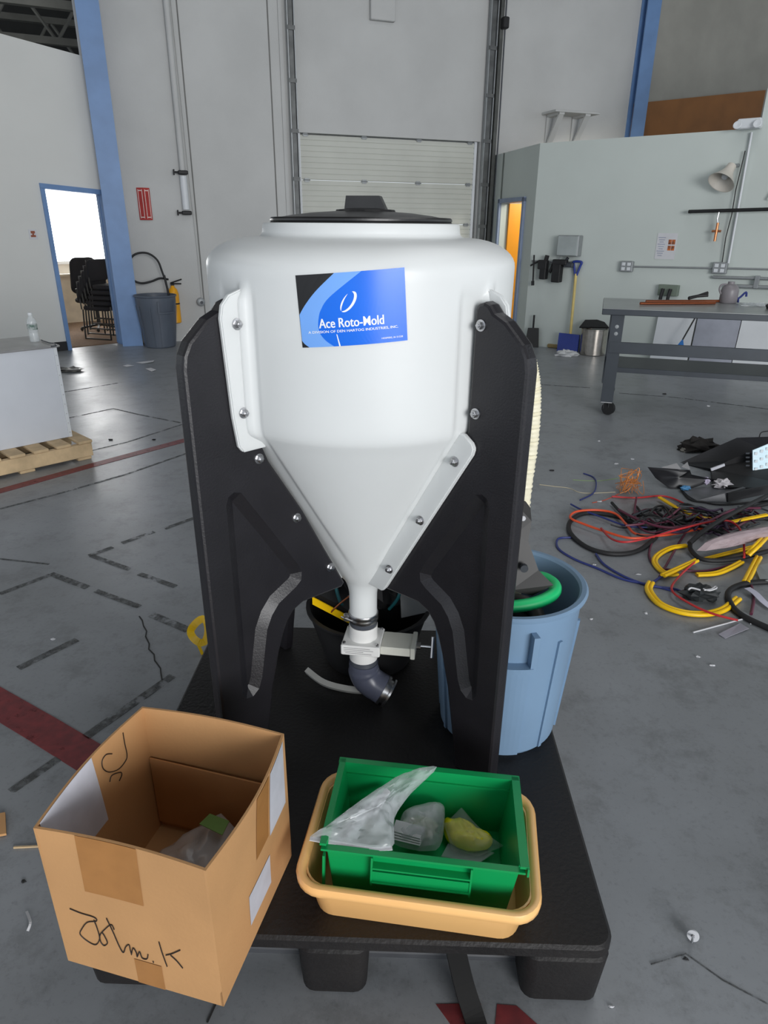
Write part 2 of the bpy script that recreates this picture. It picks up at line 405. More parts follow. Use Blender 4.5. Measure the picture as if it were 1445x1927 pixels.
# ---- left partition with doorway
YL = R_(43.0); ML = frame((-3.78, 9.85, 0), YL); LZ = 3.54
def topz(t): return 3.50-.10*t
def headz(t): return 1.975-.065*t
mb = MB(); mb.slab([ML @ Vector((t, .08, z)) for t, z in ((-7.15, 0), (-.75, 0), (-.75, headz(-.75)), (.06, headz(.06)), (.06, 0), (.16, 0), (.16, topz(.16)), (-7.15, topz(-7.15)))], .16)
wl = mb.build('wall_left', m_wallL); tag(wl, 'off-white left partition wall with open doorway', kind='structure')
mb = MB(); mb.box((-3.95, -.006, .06), (6.4, .012, .12), ML); o = mb.build('baseboard_left', mat('cove_black', (24, 24, 26), .5)); tag(o, 'black cove base along the left partition', kind='structure')
d2 = thing('door_2', 'blue steel frame of the open left doorway', 'door', ML @ Vector((-.35, 0, 0)), YL); del d2['category']; tag(d2, kind='structure')
for x0, w in ((-.385, .05), (.385, .07)):
    mb = MB(); mb.box((x0, .07, 1.0), (w, .21, 2.0)); mb.build('jamb', m_blue, d2, world=False)
mb = MB(); mb.slab([(x, .07, headz(x-.35)+dz) for x, dz in ((-.41, .03), (-.41, -.03), (.42, -.03), (.42, .03))], .21); mb.build('head', m_blue, d2, world=False)
for x0 in (.352,):
    mb = MB(); mb.box((x0, .10, 1.0), (.02, .05, 1.94)); mb.build('stop', m_blue, d2, world=False)
# office behind it
m_carpet = mat('brown_carpet', (122, 98, 78), .95, var=.12, scale=40, bump=.3, bscale=300)
mb = MB(); mb.box((.2, 2.0, .004), (4.6, 3.7, .012), ML); o = mb.build('carpet', m_carpet); tag(o, 'brown carpet of the office beyond the left doorway', kind='structure')
m_off = mat('office_white', (225, 224, 218), .7, var=.02)
mb = MB(); mb.box((.2, 3.9, 1.2), (4.8, .1, 2.4), ML); mb.box((-2.1, 2.0, 1.2), (.1, 3.8, 2.4), ML); mb.box((2.5, 2.0, 1.2), (.1, 3.8, 2.4), ML)
o = mb.build('wall_office', m_off); tag(o, 'white office walls seen through the left doorway', kind='structure')
mb = MB(); mb.box((.2, 2.05, 2.45), (4.8, 3.8, .08), ML); o = mb.build('ceiling_office', m_off); tag(o, 'white office ceiling seen through the left doorway', kind='structure')
w1 = thing('window_1', 'bright daylit office window beyond the left doorway', 'window', ML @ Vector((.95, 3.84, .95)), YL); del w1['category']; tag(w1, kind='structure')
mb = MB(); mb.box((0, 0, .6), (2.6, .01, 1.2)); mb.build('pane', mat('daylight_pane', (250, 252, 255), .3, emis=5.0), w1, world=False)
mb = MB()
for x0 in (-1.32, 1.32): mb.box((x0, -.02, .6), (.05, .05, 1.25))
for z0 in (-.02, 1.22): mb.box((0, -.02, z0), (2.7, .05, .05))
mb.build('window_frame', m_white, w1, world=False)
l = bpy.data.lights.new('office_daylight', 'AREA'); l.shape = 'RECTANGLE'; l.size = 2.4; l.size_y = 1.1; l.energy = 95
lo = bpy.data.objects.new('office_daylight', l); COL.objects.link(lo); lo.location = ML @ Vector((.95, 3.75, 1.55)); lo.rotation_euler = (R_(90), 0, YL+math.pi); lo.rotation_euler = (ML.to_3x3() @ Vector((0, -1, -.25))).to_track_quat('-Z', 'Z').to_euler()

# ---- right room: side wall with orange door, long front wall
KC = Vector((2.03, 10.15, 0)); KB = Vector((1.66, 11.95, 0))
YS = math.atan2((KB-KC).y, (KB-KC).x); MS = frame(KC, YS); SL = (KB-KC).length; RZ = 2.62
mb = MB()
mb.box((.17, -.06, RZ/2), (.34, .12, RZ), MS); mb.box(((1.35+SL)/2, -.06, RZ/2), (SL-1.35+.1, .12, RZ), MS); mb.box((.85, -.06, (1.98+RZ)/2), (1.04, .12, RZ-1.98), MS)
o = mb.build('wall_side', m_wallR); tag(o, 'short side wall of the right room with the orange door', kind='structure')
d3 = thing('door_3', 'doorway with blue-grey frame and orange door behind the tank', 'door', MS @ Vector((.85, 0, 0)), YS); del d3['category']; tag(d3, kind='structure')
m_frame = mat('frame_bluegrey', (128, 142, 168), .45)
for x0 in (-.49, .49):
    mb = MB(); mb.box((x0, -.05, .99), (.07, .17, 1.98)); mb.build('jamb', m_frame, d3, world=False)
mb = MB(); mb.box((0, -.05, 1.96), (1.05, .17, .06)); mb.build('head', m_frame, d3, world=False)
mb = MB(); mb.bbox((.43, -.56, .965), (.045, .88, 1.92), .003); mb.build('door_leaf', mat('orange_door', (246, 160, 34), .4, var=.05, scale=2), d3, world=False)
YR = R_(-38.5); MR = frame(KC, YR); nR = Vector((-math.sin(YR), math.cos(YR), 0)); dR = Vector((math.cos(YR), math.sin(YR), 0))
def rw(px, py, off=0.0):
    p = onpl(px, py, KC-nR*off, nR); q = p-KC; return q.dot(dR), p.z
tT = rw(1431, 235)[0]
mb = MB(); mb.box((tT/2, .06, RZ/2), (tT, .12, RZ), MR)
wr = mb.build('wall_right', m_wallR); tag(wr, 'long pale grey wall of the right room', kind='structure')
mb = MB(); mb.box((tT+2.0, .06, 1.75), (4.0, .12, 3.5), MR); o = mb.build('wall_right_tall', m_wallR); tag(o, 'taller pale wall at the right edge', kind='structure')
mb = MB(); mb.slab([KC+Vector((.1, .15, RZ-.04)), MR @ Vector((5.5, .1, RZ-.04)), MR @ Vector((5.5, 4.0, RZ-.04)), KB+Vector((.1, -.1, RZ-.04))], .05); o = mb.build('ceiling_room', m_wallR); tag(o, 'flat lid of the right room', kind='structure')
pl = bpy.data.lights.new('room_lamp', 'POINT'); pl.energy = 60; pl.color = (1, .93, .8); pl.shadow_soft_size = .2
plo = bpy.data.objects.new('room_lamp', pl); COL.objects.link(plo); plo.location = MS @ Vector((.3, -.85, 2.2))

# ---- ceiling with joists
mb = MB(); mb.box((-1, 8, 7.3), (40, 36, .1)); ce = mb.build('ceiling', mat('deck_shade_tone', (52, 52, 50), .9, var=.2)); tag(ce, 'metal roof deck with open joists, shade put into its dark colour', kind='structure')  # deck colour kept dark to stand in for the unlit bay
m_joist = mat('joist_steel', (112, 112, 106), .6)
mb = MB(); mb.box((-9.5, 20, 3.6), (14, .2, 7.4)); o = mb.build('wall_far', mat('far_wall_shade_tone', (48, 48, 46), .9)); tag(o, 'far wall above the left partition, shade put into its dark colour', kind='structure')  # dark colour stands in for light not reaching behind the partition
for k, (x0, y0) in enumerate(((-9.0, 10.2), (-9.5, 12.6), (-10, 15.0))):
    Mj = frame((x0, y0, 0), R_(24)); z0, z1 = 4.55, 5.35
    mb = MB(); mb.box((2.2, 0, z0), (7.5, .12, .11), Mj); mb.build('joist_chord', m_joist, ce); mb = MB(); mb.box((2.2, 0, z1), (7.5, .14, .11), Mj); mb.build('joist_chord', m_joist, ce)
    x = -1.5; sg = 1
    while x < 5.6: mb = MB(); mb.tube([Mj @ Vector((x, 0, z0 if sg > 0 else z1)), Mj @ Vector((x+.55, 0, z1 if sg > 0 else z0))], .03, 5); mb.build('joist_web', m_joist, ce); x += .55; sg = -sg

# ================================================================== PALLET
PZ = .200
m_pal = mat('pallet_black_plastic', (33, 31, 31), .55, var=.25, scale=5, bump=.2, bscale=90, rgb2=(24, 23, 24), rvar=.12, spec=.35)
pal = thing('plastic_pallet', 'black plastic pallet carrying the tank, box and tub', 'pallet', (-.068, 1.57, 0), R_(-1.5))
mb = MB(); mb.rbox((0, 0, PZ-.019), (1.165, 1.21, .038), .045, 6, bev=.007); mb.build('deck', m_pal, pal, world=False, smooth=40)
for ix, x in enumerate((-.485, -.02, .485)):
    for iy, y in enumerate((-.497, 0, .497)):
        w = .20 if ix != 1 else .17
        mb = MB(); mb.rbox((x, y, .083), (w*.86, .195, .166), .03, 4, top=1.1, bev=.012); mb.build('foot_block', m_pal, pal, world=False, smooth=40)
for y in (-.46, .46):
    mb = MB(); mb.bbox((0, y, .014), (1.0, .10, .026), .006); mb.build('runner', mat('runner_grey', (66, 68, 72), .5, var=.15), pal, world=False)
for y in (-.5, 0, .5):
    mb = MB(); mb.box((0, y, .145), (1.08, .03, .04)); mb.build('deck_rib', m_pal, pal, world=False)

# ================================================================== TANK
AX = Vector((-.06, 1.76, 0))
tank = thing('cone_bottom_tank', 'white cone-bottom poly tank on four black legs with blue label', 'tank', (AX.x, AX.y, PZ))
m_poly = mat('natural_poly', (219, 222, 222), .36, var=.015, scale=3, sss=.25, spec=.45)
LEGA = [R_(a) for a in (225, 315, 45, 135)]
prof = []
for z in (.515, .53, .55, .57, .585): prof.append((.0415, z))
for i in range(1, 7): t = i/6; prof.append((.0415+.0155*t*t, .585+.06*t))
zc = .66
while zc < 1.15: prof.append((.045+.59*(zc-.62), zc)); zc += .02
prof += [(.3605, 1.153), (.3645, 1.160), (.3672, 1.168), (.3690, 1.178), (.3698, 1.19)]
zc = 1.205
while zc < 1.505: prof.append((.37, zc)); zc += .012
for i in range(0, 11): a = R_(90)*i/10; prof.append((.252+.118*math.cos(a), 1.512+.062*math.sin(a)))
prof += [(.243, 1.5755), (.2385, 1.579), (.2365, 1.585), (.235, 1.600), (.232, 1.604), (.205, 1.605)]
def sstep(a, b, x): t = min(1, max(0, (x-a)/(b-a))); return t*t*(3-2*t)
def tank_r(r, z, th):
    dep = .006*(1-sstep(1.455, 1.485, z))*sstep(.075, .16, r)
    if dep <= 0: return r
    S = 0; B = 0
    for a in LEGA:
        dl = (th-a+math.pi) % (2*math.pi)-math.pi
        if abs(dl) < 1.2:
            ns = r*math.sin(dl); n = abs(ns); S = max(S, 1-sstep(.050, .066, n)); B = max(B, sstep(.016, .022, ns)*(1-sstep(.034, .058, ns)))
    return r-dep*S+.024*B*sstep(1.13, 1.17, z)*(1-sstep(1.45, 1.49, z))
NT = 360; vs = []; fs = []
for r, z in prof:
    for k in range(NT):
        th = 2*math.pi*k/NT; q = tank_r(r, z, th); vs.append((AX.x+q*math.cos(th), AX.y+q*math.sin(th), z))
for i in range(len(prof)-1):
    for k in range(NT): l = (k+1) % NT; fs.append((i*NT+k, i*NT+l, i*NT+NT+l, i*NT+NT+k))
fs.append(tuple(range((len(prof)-1)*NT, len(prof)*NT)))
mb = MB(); mb.add(vs, fs); mb.build('tank_body', m_poly, tank, smooth=50)
# lid and its handle
lidp = [(.0, 1.632), (.06, 1.631), (.12, 1.627), (.17, 1.621), (.203, 1.615), (.206, 1.617), (.213, 1.6165), (.2165, 1.613), (.2165, 1.609), (.2145, 1.6075), (.2165, 1.606), (.2150, 1.602), (.20, 1.602)]
m_lid = mat('lid_black', (34, 34, 35), .35, var=.1, scale=20, bump=.05)
mb = MB(); mb.lathe(lidp, (AX.x, AX.y, 0), 72); lid = mb.build('lid', m_lid, tank, smooth=35)
mb = MB(); K = frame((AX.x+.012, AX.y, 0), R_(-8))
sec = [(-.05, 1.628), (-.045, 1.664), (.034, 1.664), (.052, 1.629)]
for (ya, yb, s1) in ((-.022, .022, 1),):
    pv = [K @ Vector((x, ya, z)) for x, z in sec]+[K @ Vector((x, yb, z)) for x, z in sec]
    mb.add(pv, [(0, 1, 2, 3), (7, 6, 5, 4), (0, 4, 5, 1), (1, 5, 6, 2), (2, 6, 7, 3), (3, 7, 4, 0)])
mb.lathe([(.075, 1.622), (.07, 1.634), (.04, 1.637)], (AX.x+.01, AX.y, 0), 24)
mb.build('lid_handle', m_lid, lid)
# legs
LEG = [(.392, PZ+.001), (.512, PZ+.001), (.517, 1.325), (.512, 1.352), (.498, 1.378), (.452, 1.420), (.422, 1.434), (.408, 1.450), (.394, 1.455), (.379, 1.450), (.372, 1.438), (.369, 1.172), (.362, 1.150),
       (.342, 1.138), (.320, 1.083), (.225, .928), (.153, .790), (.088, .668), (.100, .656), (.165, .660), (.238, .664), (.270, .652), (.292, .628), (.308, .595), (.325, .545), (.350, .450), (.378, .290)]
POC = [(.447, 1.005), (.440, 1.024), (.424, 1.032), (.405, 1.026), (.330, .910), (.252, .785), (.240, .758), (.243, .734), (.262, .720), (.318, .694), (.342, .668), (.360, .632), (.386, .495), (.398, .466), (.418, .452), (.438, .456), (.449, .478)]
def leg_mesh():
    mb = MB(); h = .020; b = .009
    outA = LEG; outB = offset_poly(LEG, .007); pocA = POC; pocB = offset_poly(POC, .006); pocC = offset_poly(POC, .026)
    n, p = len(LEG), len(POC)
    def V(P, nn): return [Vector((q[0], nn, q[1])) for q in P]
    for s in (1, -1):
        top = V(outB, s*h)+V(pocA, s*h); tris = tessellate_polygon([V(outB, 0), V(pocA, 0)]); mb.add(top, tris)
        side = V(outB, s*h)+V(offset_poly(LEG, .002), s*(h-.003))+V(outA, s*(h-b)); fs = []
        for k in range(2):
            for i in range(n): j = (i+1) % n; fs.append((k*n+i, k*n+j, k*n+n+j, k*n+n+i))
        mb.add(side, fs)
        pk = V(pocA, s*h)+V(pocB, s*(h-.004))+V(pocC, s*.004); fs = []
        for k in range(2):
            for i in range(p): j = (i+1) % p; fs.append((k*p+i, k*p+j, k*p+p+j, k*p+p+i))
        mb.add(pk, fs)
        mb.add(V(pocC, s*.004), tessellate_polygon([V(pocC, 0)]))
    fs = [(i, (i+1) % n, n+(i+1) % n, n+i) for i in range(n)]
    mb.add(V(outA, h-b)+V(outA, -(h-b)), fs)
    bm = bmesh.new(); vv = [bm.verts.new(v) for v in mb.v]
    for f in mb.f:
        try: bm.faces.new([vv[i] for i in f])
        except ValueError: pass
    bmesh.ops.remove_doubles(bm, verts=bm.verts, dist=.00005); bmesh.ops.recalc_face_normals(bm, faces=bm.faces)
    me = bpy.data.meshes.new('leg'); bm.to_mesh(me); bm.free(); me.materials.append(m_black); me.shade_smooth(); me.set_sharp_from_angle(angle=R_(14)); return me
legme = leg_mesh()
UF = [(.29, 1.125), (.398, 1.125), (.409, 1.14), (.418, 1.21), (.429, 1.42), (.423, 1.447), (.405, 1.466), (.375, 1.476), (.29, 1.478)]
LF = [(.04, .655), (.112, .655), (.127, .672), (.398, 1.122), (.402, 1.138), (.395, 1.150), (.372, 1.166), (.30, 1.17), (.27, 1.10)]
def fin_mesh(poly, n0, n1):
    pts = [Vector((r, 0, z)) for r, z in poly]; mb = MB(); mb.slab([p+Vector((0, (n0+n1)/2, 0)) for p in pts], n1-n0, Vector((0, 1, 0)))
    me = bpy.data.meshes.new('fin'); me.from_pydata([tuple(v) for v in mb.v], [], mb.f); me.materials.append(m_poly)
    bm = bmesh.new(); bm.from_mesh(me); bmesh.ops.recalc_face_normals(bm, faces=bm.faces)
    ed = [e for e in bm.edges if len(e.link_faces) == 2 and e.calc_face_angle(0) > .6]
    bmesh.ops.bevel(bm, geom=ed, offset=.003, segments=2, affect='EDGES'); bm.to_mesh(me); bm.free(); me.shade_smooth(); me.set_sharp_from_angle(angle=R_(40)); return me
ufm, lfm = fin_mesh(UF, .021, .034), fin_mesh(LF, -.034, -.021)
mb = MB(); mb.lathe([(0, .0), (.0125, .0), (.0125, .0025), (.0085, .003)], seg=16); hx = [(.0085, .003), (.0085, .010), (.0068, .0115), (0, .0118)]
for i in range(len(hx)-1): pass
mb.lathe(hx, seg=6); mb.lathe([(.0045, .0115), (.0045, .014), (0, .0145)], seg=8)
bolt_src = mb.build('bolt', m_steel, tank, world=False); bolt_me = bolt_src.data; bpy.data.objects.remove(bolt_src)
for k, a in enumerate(LEGA):
    Ml = Matrix.Translation((0, 0, -PZ)) @ Matrix.Rotation(a, 4, 'Z')
    for nm, me in (('leg', legme), ('mounting_fin', ufm), ('mounting_fin', lfm)):
        o = bpy.data.objects.new(nm, me); COL.objects.link(o); o.parent = tank; o.matrix_local = Ml; WM[o.name] = WM[tank.name] @ Ml
    if k < 2:
        s = 1 if k == 0 else -1
        for i, (r, z) in enumerate([(.391, 1.407), (.391, 1.216), (.350, 1.097), (.249, .916), (.143, .737)]):
            upper = i < 2; onfin = (upper and s > 0) or ((not upper) and s < 0)
            nn = s*(.034 if onfin else .020)
            o = bpy.data.objects.new('bolt', bolt_me); COL.objects.link(o); o.parent = tank
            o.matrix_local = Ml @ Matrix.Translation((r, nn, z)) @ Matrix.Rotation(R_(-90 if s > 0 else 90), 4, 'X')
# label on the tank: printed sheet bent around the wall
LTH0, LTH1 = R_(-108.3), R_(-74.6)
def lab(s, t, off):                       # s across 0..1, t down 0..1
    th = LTH0+(LTH1-LTH0)*(s+.012*(t-.5)*2+.02*t); z = 1.508+.017*s-.140*t
    return Vector((AX.x+(.3703+off)*math.cos(th), AX.y+(.3703+off)*math.sin(th), z))
def interp(tab, t):
    for (a, va), (b, vb) in zip(tab, tab[1:]):
        if t <= b: q = (t-a)/(b-a); return va+(vb-va)*q
    return tab[-1][1]
b1t = spline([(0, .365, 0), (.22, .185, 0), (.40, .07, 0), (.54, 0, 0)], 8); B1 = [(p.x, max(0, p.y)) for p in b1t]+[(.9, 0), (.95, .025), (1, .07)]
B2 = [(p.x, p.y) for p in spline([(0, .61, 0), (.31, .31, 0), (.48, .215, 0), (.60, .185, 0), (.72, .175, 0), (.82, .19, 0), (.92, .24, 0), (1, .31, 0)], 8)]
NTR = 50
def band(f0, f1, off, nc):
    vs = []; fs = []
    for i in range(NTR+1):
        t = i/NTR; a, b = f0(t), f1(t)
        for c in range(nc+1): vs.append(lab(a+(b-a)*c/nc, t, off))
    for i in range(NTR):
        for c in range(nc): fs.append((i*(nc+1)+c, i*(nc+1)+c+1, (i+1)*(nc+1)+c+1, (i+1)*(nc+1)+c))
    return vs, fs
m_pr = dict(k=mat('print_black', (22, 22, 24), .3, var=.05), l=mat('print_light_blue', (118, 172, 246), .28, var=.04), b=mat('print_blue', (0, 108, 232), .25, var=.06), w=mat('print_white', (240, 244, 248), .4, var=.02))
mb = MB(); mb.add(*band(lambda t: 0, lambda t: max(.002, interp(B1, t)), .0006, 3))
ls = mb.build('label_sheet', m_pr['k'], tank); ls['label'] = 'blue and black printed maker label on the tank front'
mb = MB(); mb.add(*band(lambda t: interp(B1, t), lambda t: interp(B2, t), .0006, 6)); mb.build('light_blue_print', m_pr['l'], ls)
mb = MB(); mb.add(*band(lambda t: interp(B2, t), lambda t: 1, .0006, 20)); mb.build('blue_print', m_pr['b'], ls)
def lab_text(txt, s0, s1, tb0, hgt, off, name, tilt=0.0):
    vs, fs = text_mesh(txt, 1.0, .004); x0 = min(v.x for v in vs); x1 = max(v.x for v in vs); cap = .72
    mb = MB()
    for i, dx in enumerate((-1, 0, 1)): mb.add([lab(s0+(s1-s0)*(v.x+dx*off-x0)/(x1-x0), tb0-(v.y/cap)*hgt, .0011+.00004*i) for v in vs], fs)
    return mb.build(name, m_pr['w'], ls)
lab_text('Ace Roto-Mold', .185, .785, .735, .135, .022, 'lettering')
lab_text('A DIVISION OF DEN HARTOG INDUSTRIES, INC.', .075, .915, .805, .036, .015, 'lettering')
lab_text('HOSPERS, IA 51238', .755, .955, .945, .024, .012, 'lettering')
def crescent(c, a, b, ph0, ph1, wmax):     # tapering arc of a slanted ring
    vs = []; fs = []; N = 30
    for i in range(N+1):
        q = i/N; ph = ph0+(ph1-ph0)*q; w = wmax*math.sin(math.pi*q)**.8+.002
        for rr in (1.0, 1.0-w):
            x, y = a*rr*math.cos(ph), b*rr*math.sin(ph); al = R_(40)
            X = x*math.cos(al)+y*math.sin(al); Y = -x*math.sin(al)+y*math.cos(al)
            vs.append(lab(c[0]+X/1.55, c[1]-Y, .0012))
    for i in range(N): fs.append((2*i, 2*i+1, 2*i+3, 2*i+2))
    mb = MB(); mb.add(vs, fs); mb.build('logo_ring', m_pr['w'], ls)
crescent((.475, .395), .082, .165, R_(120), R_(-92), .42)
crescent((.475, .395), .082, .165, R_(150), R_(262), .26)
mb = MB(); mb.add([lab(.34, .83, .0011), lab(.348, .83, .0011), lab(.372, 1, .0011), lab(.358, 1, .0011)], [(0, 1, 2, 3)]); mb.build('scratch', m_pr['w'], ls)
# outlet, clamp, slide valve, elbow
m_wpvc = mat('white_pvc', (228, 228, 226), .4, var=.03); m_gpvc = mat('grey_pvc', (84, 88, 104), .3, var=.05); m_hose = mat('grey_rubber', (74, 78, 86), .4)
a0 = (AX.x, AX.y, 0)
mb = MB(); mb.lathe([(.0445, .500), (.0455, .503), (.0455, .512), (.0445, .515), (.0455, .518), (.0455, .524), (.0445, .527), (.042, .527), (.042, .500)], a0, 36)
mb.bbox((AX.x-.049, AX.y-.01, .512), (.02, .02, .022), .003); mb.tube([(AX.x-.066, AX.y-.01, .512), (AX.x-.03, AX.y-.035, .512)], .003, 6); mb.build('hose_clamp', m_steel, tank, smooth=40)
mb = MB(); mb.lathe([(.041, .520), (.042, .505), (.042, .487), (.040, .484), (.040, .470)], a0, 36); mb.build('hose_sleeve', m_hose, tank, smooth=40)
val = MB(); val.lathe([(.041, .484), (.0435, .484), (.0435, .425), (.041, .425)], a0, 36, closed=True); val.lathe([(.041, .42), (.0435, .42), (.0435, .362), (.041, .362)], a0, 36, closed=True); valve = val.build('slide_valve', m_wpvc, tank, smooth=40)
KV = frame((AX.x, AX.y, 0), R_(-8))
mb = MB(); mb.bbox((0, -.004, .423), (.118, .115, .034), .003, KV); mb.build('valve_body', m_wpvc, valve)
mb = MB(); mb.bbox((.108, -.004, .423), (.10, .088, .028), .003, KV); mb.bbox((.157, -.004, .423), (.014, .098, .038), .002, KV); mb.build('gate_housing', mat('valve_ivory', (206, 206, 196), .4), valve)
mb = MB(); mb.tube([KV @ Vector((.16, -.004, .423)), KV @ Vector((.178, -.004, .423))], .011, 10); mb.tube([KV @ Vector((.175, -.004, .423)), KV @ Vector((.215, -.004, .423))], .004, 8); mb.tube([KV @ Vector((.213, -.02, .395)), KV @ Vector((.213, .01, .45))], .006, 8); mb.build('pull_handle', m_steel, valve)
for x, y in ((-.05, -.05), (.05, -.05), (-.05, .042), (.05, .042)):
    mb = MB(); mb.lathe([(.005, .438), (.005, .446), (0, .447)], KV @ Vector((x, y, 0)), 6); mb.build('valve_screw', m_steel, valve)
m_fine = mat('print_grey', (150, 150, 152), .5)
mb = MB()
for i, (x0, x1) in enumerate(((-.05, .03), (-.05, .04), (-.05, .01), (-.045, .035))): mb.box(((x0+x1)/2, -.0618, .433-.006*i), (x1-x0, .0006, .0016), KV)
mb.build('moulded_print', m_fine, valve)
eb = MB(); eb.lathe([(.040, .38), (.042, .372), (.042, .345), (.044, .340)], a0, 32); eb.build('coupling', m_hose, tank, smooth=40)
path = [Vector((0, 0, .345)), Vector((0, 0, .318)), Vector((.004, 0, .300)), Vector((.014, -.004, .282)), Vector((.030, -.008, .268)), Vector((.052, -.014, .256))]
path = [AX+p for p in spline(path, 5)]
eb = MB(); eb.tube(path, lambda t: .0455 if t < .2 else (.049-.002*t), 28)
dirE = (path[-1]-path[-4]).normalized(); eb.tube([path[-1]-dirE*.006, path[-1]+dirE*.012], .0475, 28); el = eb.build('elbow', m_gpvc, tank, smooth=45)
eb = MB(); eb.tube([path[-1]+dirE*.010, path[-1]+dirE*.018], .049, 28); eb.tube([path[-1]+dirE*.018, path[-1]+dirE*.032], .040, 24); eb.tube([path[-1]+dirE*.030, path[-1]+dirE*.036], .048, 28); eb.build('camlock_coupler', m_steel, tank, smooth=40)

# ================================================================== CARDBOARD BOX
BXL = Vector((-.643, .917, 0)); YX = math.atan2(.862-.952, -.315+.668); BW, BD, BH = .351, .354, .370
MX = frame((BXL.x, BXL.y, PZ+.001), YX)
box = thing('cardboard_box', 'open brown cardboard box with handwriting at the pallet corner', 'box', MX @ Vector((BW/2, BD/2, 0)), YX)
m_card = mat('corrugated_card', (192, 146, 98), .75, var=.06, scale=5, bump=.06, bscale=120)
m_cardin = mat('corrugated_card_inside', (190, 142, 94), .8, var=.07, scale=6)
def wallp(name, p0, p1, bow, zb=0.0, dip=0.0):   # p0->p1 local, bow = outward bulge at the top middle
    mb = MB(); p0 = Vector(p0); p1 = Vector(p1); d = (p1-p0); nrm = Vector((d.y, -d.x, 0)).normalized(); th = .005; NX, NZ = 16, 8
    def P(i, k, o):
        s = i/NX; q = k/NZ; hgt = BH-dip*math.sin(math.pi*s)
        return MX @ (p0+d*s+nrm*(bow*math.sin(math.pi*s)*q*q+o)+Vector((0, 0, hgt*q)))
    vs = [P(i, k, 0) for k in range(NZ+1) for i in range(NX+1)]+[P(i, k, -th) for k in range(NZ+1) for i in range(NX+1)]
    n = (NX+1)*(NZ+1); fs = []
    for k in range(NZ):
        for i in range(NX):
            a = k*(NX+1)+i; q = (a, a+1, a+NX+2, a+NX+1); fs.append(q); fs.append(tuple(j+n for j in q[::-1]))
    for i in range(NX): a = NZ*(NX+1)+i; fs.append((a, a+1, a+1+n, a+n)); fs.append((i+1, i, i+n, i+1+n))
    for k in range(NZ): a = k*(NX+1); fs.append((a, a+NX+1, a+NX+1+n, a+n)); a += NX; fs.append((a+NX+1, a, a+n, a+NX+1+n))
    mb.add(vs, fs); return mb.build(name, m_card, box, smooth=30)
fr = wallp('side_panel', (0, 0, 0), (BW, 0, 0), -.012, dip=.004); ri = wallp('side_panel', (BW, 0, 0), (BW, BD, 0), .018, dip=-.002)
bkp = wallp('side_panel', (BW, BD, 0), (0, BD, 0), .006, dip=-.004); le = wallp('side_panel', (0, BD, 0), (0, 0, 0), .016)
mb = MB(); mb.box((BW/2, BD/2, .006), (BW-.01, BD-.01, .008), MX); mb.build('bottom', m_card, box)
mb = MB()      # inner flaps folded down along the inside
mb.slab([MX @ Vector((BW*.02, BD-.012, .23)), MX @ Vector((BW*.98, BD-.020, .23)), MX @ Vector((BW*.98, BD-.012, .03)), MX @ Vector((BW*.02, BD-.012, .03))], .004)
mb.build('inner_flap', m_cardin, box)
m_tape = mat('packing_tape', (170, 120, 70), .25, var=.06, scale=20)
m_lbl = mat('shipping_label', (206, 208, 218), .35, var=.06, scale=18)
def patch(parent, name, pts, mt, off):     # pts in local box coords, on a plane
    mb = MB(); mb.slab([MX @ Vector(p) for p in pts], .0008); return mb.build(name, mt, parent)
def fy(s, z): return -(.0 if False else 0)-(-.012)*math.sin(math.pi*s/BW)*(z/BH)**2
def frontgrid(name, s0, s1, z0, z1, mt, sk=0.0):
    mb = MB(); vs = []; N = 8
    for k in range(N+1):
        for i in range(N+1):
            z = z0+(z1-z0)*k/N; s = s0+(s1-s0)*i/N+sk*(k/N); zz = min(z, BH-.004*math.sin(math.pi*s/BW)); vs.append(MX @ Vector((s, fy(s, zz)-.0012, zz)))
    mb.add(vs, [(k*(N+1)+i, k*(N+1)+i+1, (k+1)*(N+1)+i+1, (k+1)*(N+1)+i) for k in range(N) for i in range(N)]); return mb.build(name, mt, fr)
frontgrid('tape_strip', .082, .207, .228, BH-.002, m_tape)
frontgrid('tape_strip', .165, .225, .0, .07, m_tape)
def rightgrid(name, s0, s1, z0, z1, mt, par=None):
    mb = MB(); vs = []; N = 8
    for k in range(N+1):
        for i in range(N+1):
            z = z0+(z1-z0)*k/N; s = s0+(s1-s0)*i/N; vs.append(MX @ Vector((BW+.018*math.sin(math.pi*s/BD)*(z/BH)**2+.0012, s, z)))
    mb.add(vs, [(k*(N+1)+i, k*(N+1)+i+1, (k+1)*(N+1)+i+1, (k+1)*(N+1)+i) for k in range(N) for i in range(N)]); return mb.build(name, mt, ri)
rightgrid('paper_label', .24, .335, .19, .366, m_lbl); rightgrid('paper_label', .13, .235, .055, .14, m_lbl); rightgrid('tape_strip', .17, .232, .20, .368, m_tape)
mb = MB(); vs = []
N = 8
for k in range(N+1):
    for i in range(N+1):
        z = .20+(BH-.20)*k/N; s = .012+.17*i/N; vs.append(MX @ Vector((.0065-.016*math.sin(math.pi*s/BD)*(z/BH)**2, s, z+.0005)))
mb.add(vs, [(k*(N+1)+i, k*(N+1)+i+1, (k+1)*(N+1)+i+1, (k+1)*(N+1)+i) for k in range(N) for i in range(N)]); mb.build('paper_label', m_lbl, le)
m_ink = mat('marker_ink', (40, 32, 28), .6)
inv = MX.inverted(); nF = MX.to_3x3() @ Vector((0, -1, 0)); nLf = MX.to_3x3() @ Vector((1, 0, 0))
def ink(parent, strokes, P, nrm, bowf):
    mb = MB()
    for st in strokes:
        pts = []
        for x, y in st:
            p = onpl(x*.4014, 1300+y*.4014, MX @ Vector(P), nrm); q = inv @ p; q = bowf(q); pts.append(MX @ q)
        mb.tube(spline(pts, 5), .0011, 5)
    return mb.build('handwriting', m_ink, parent)
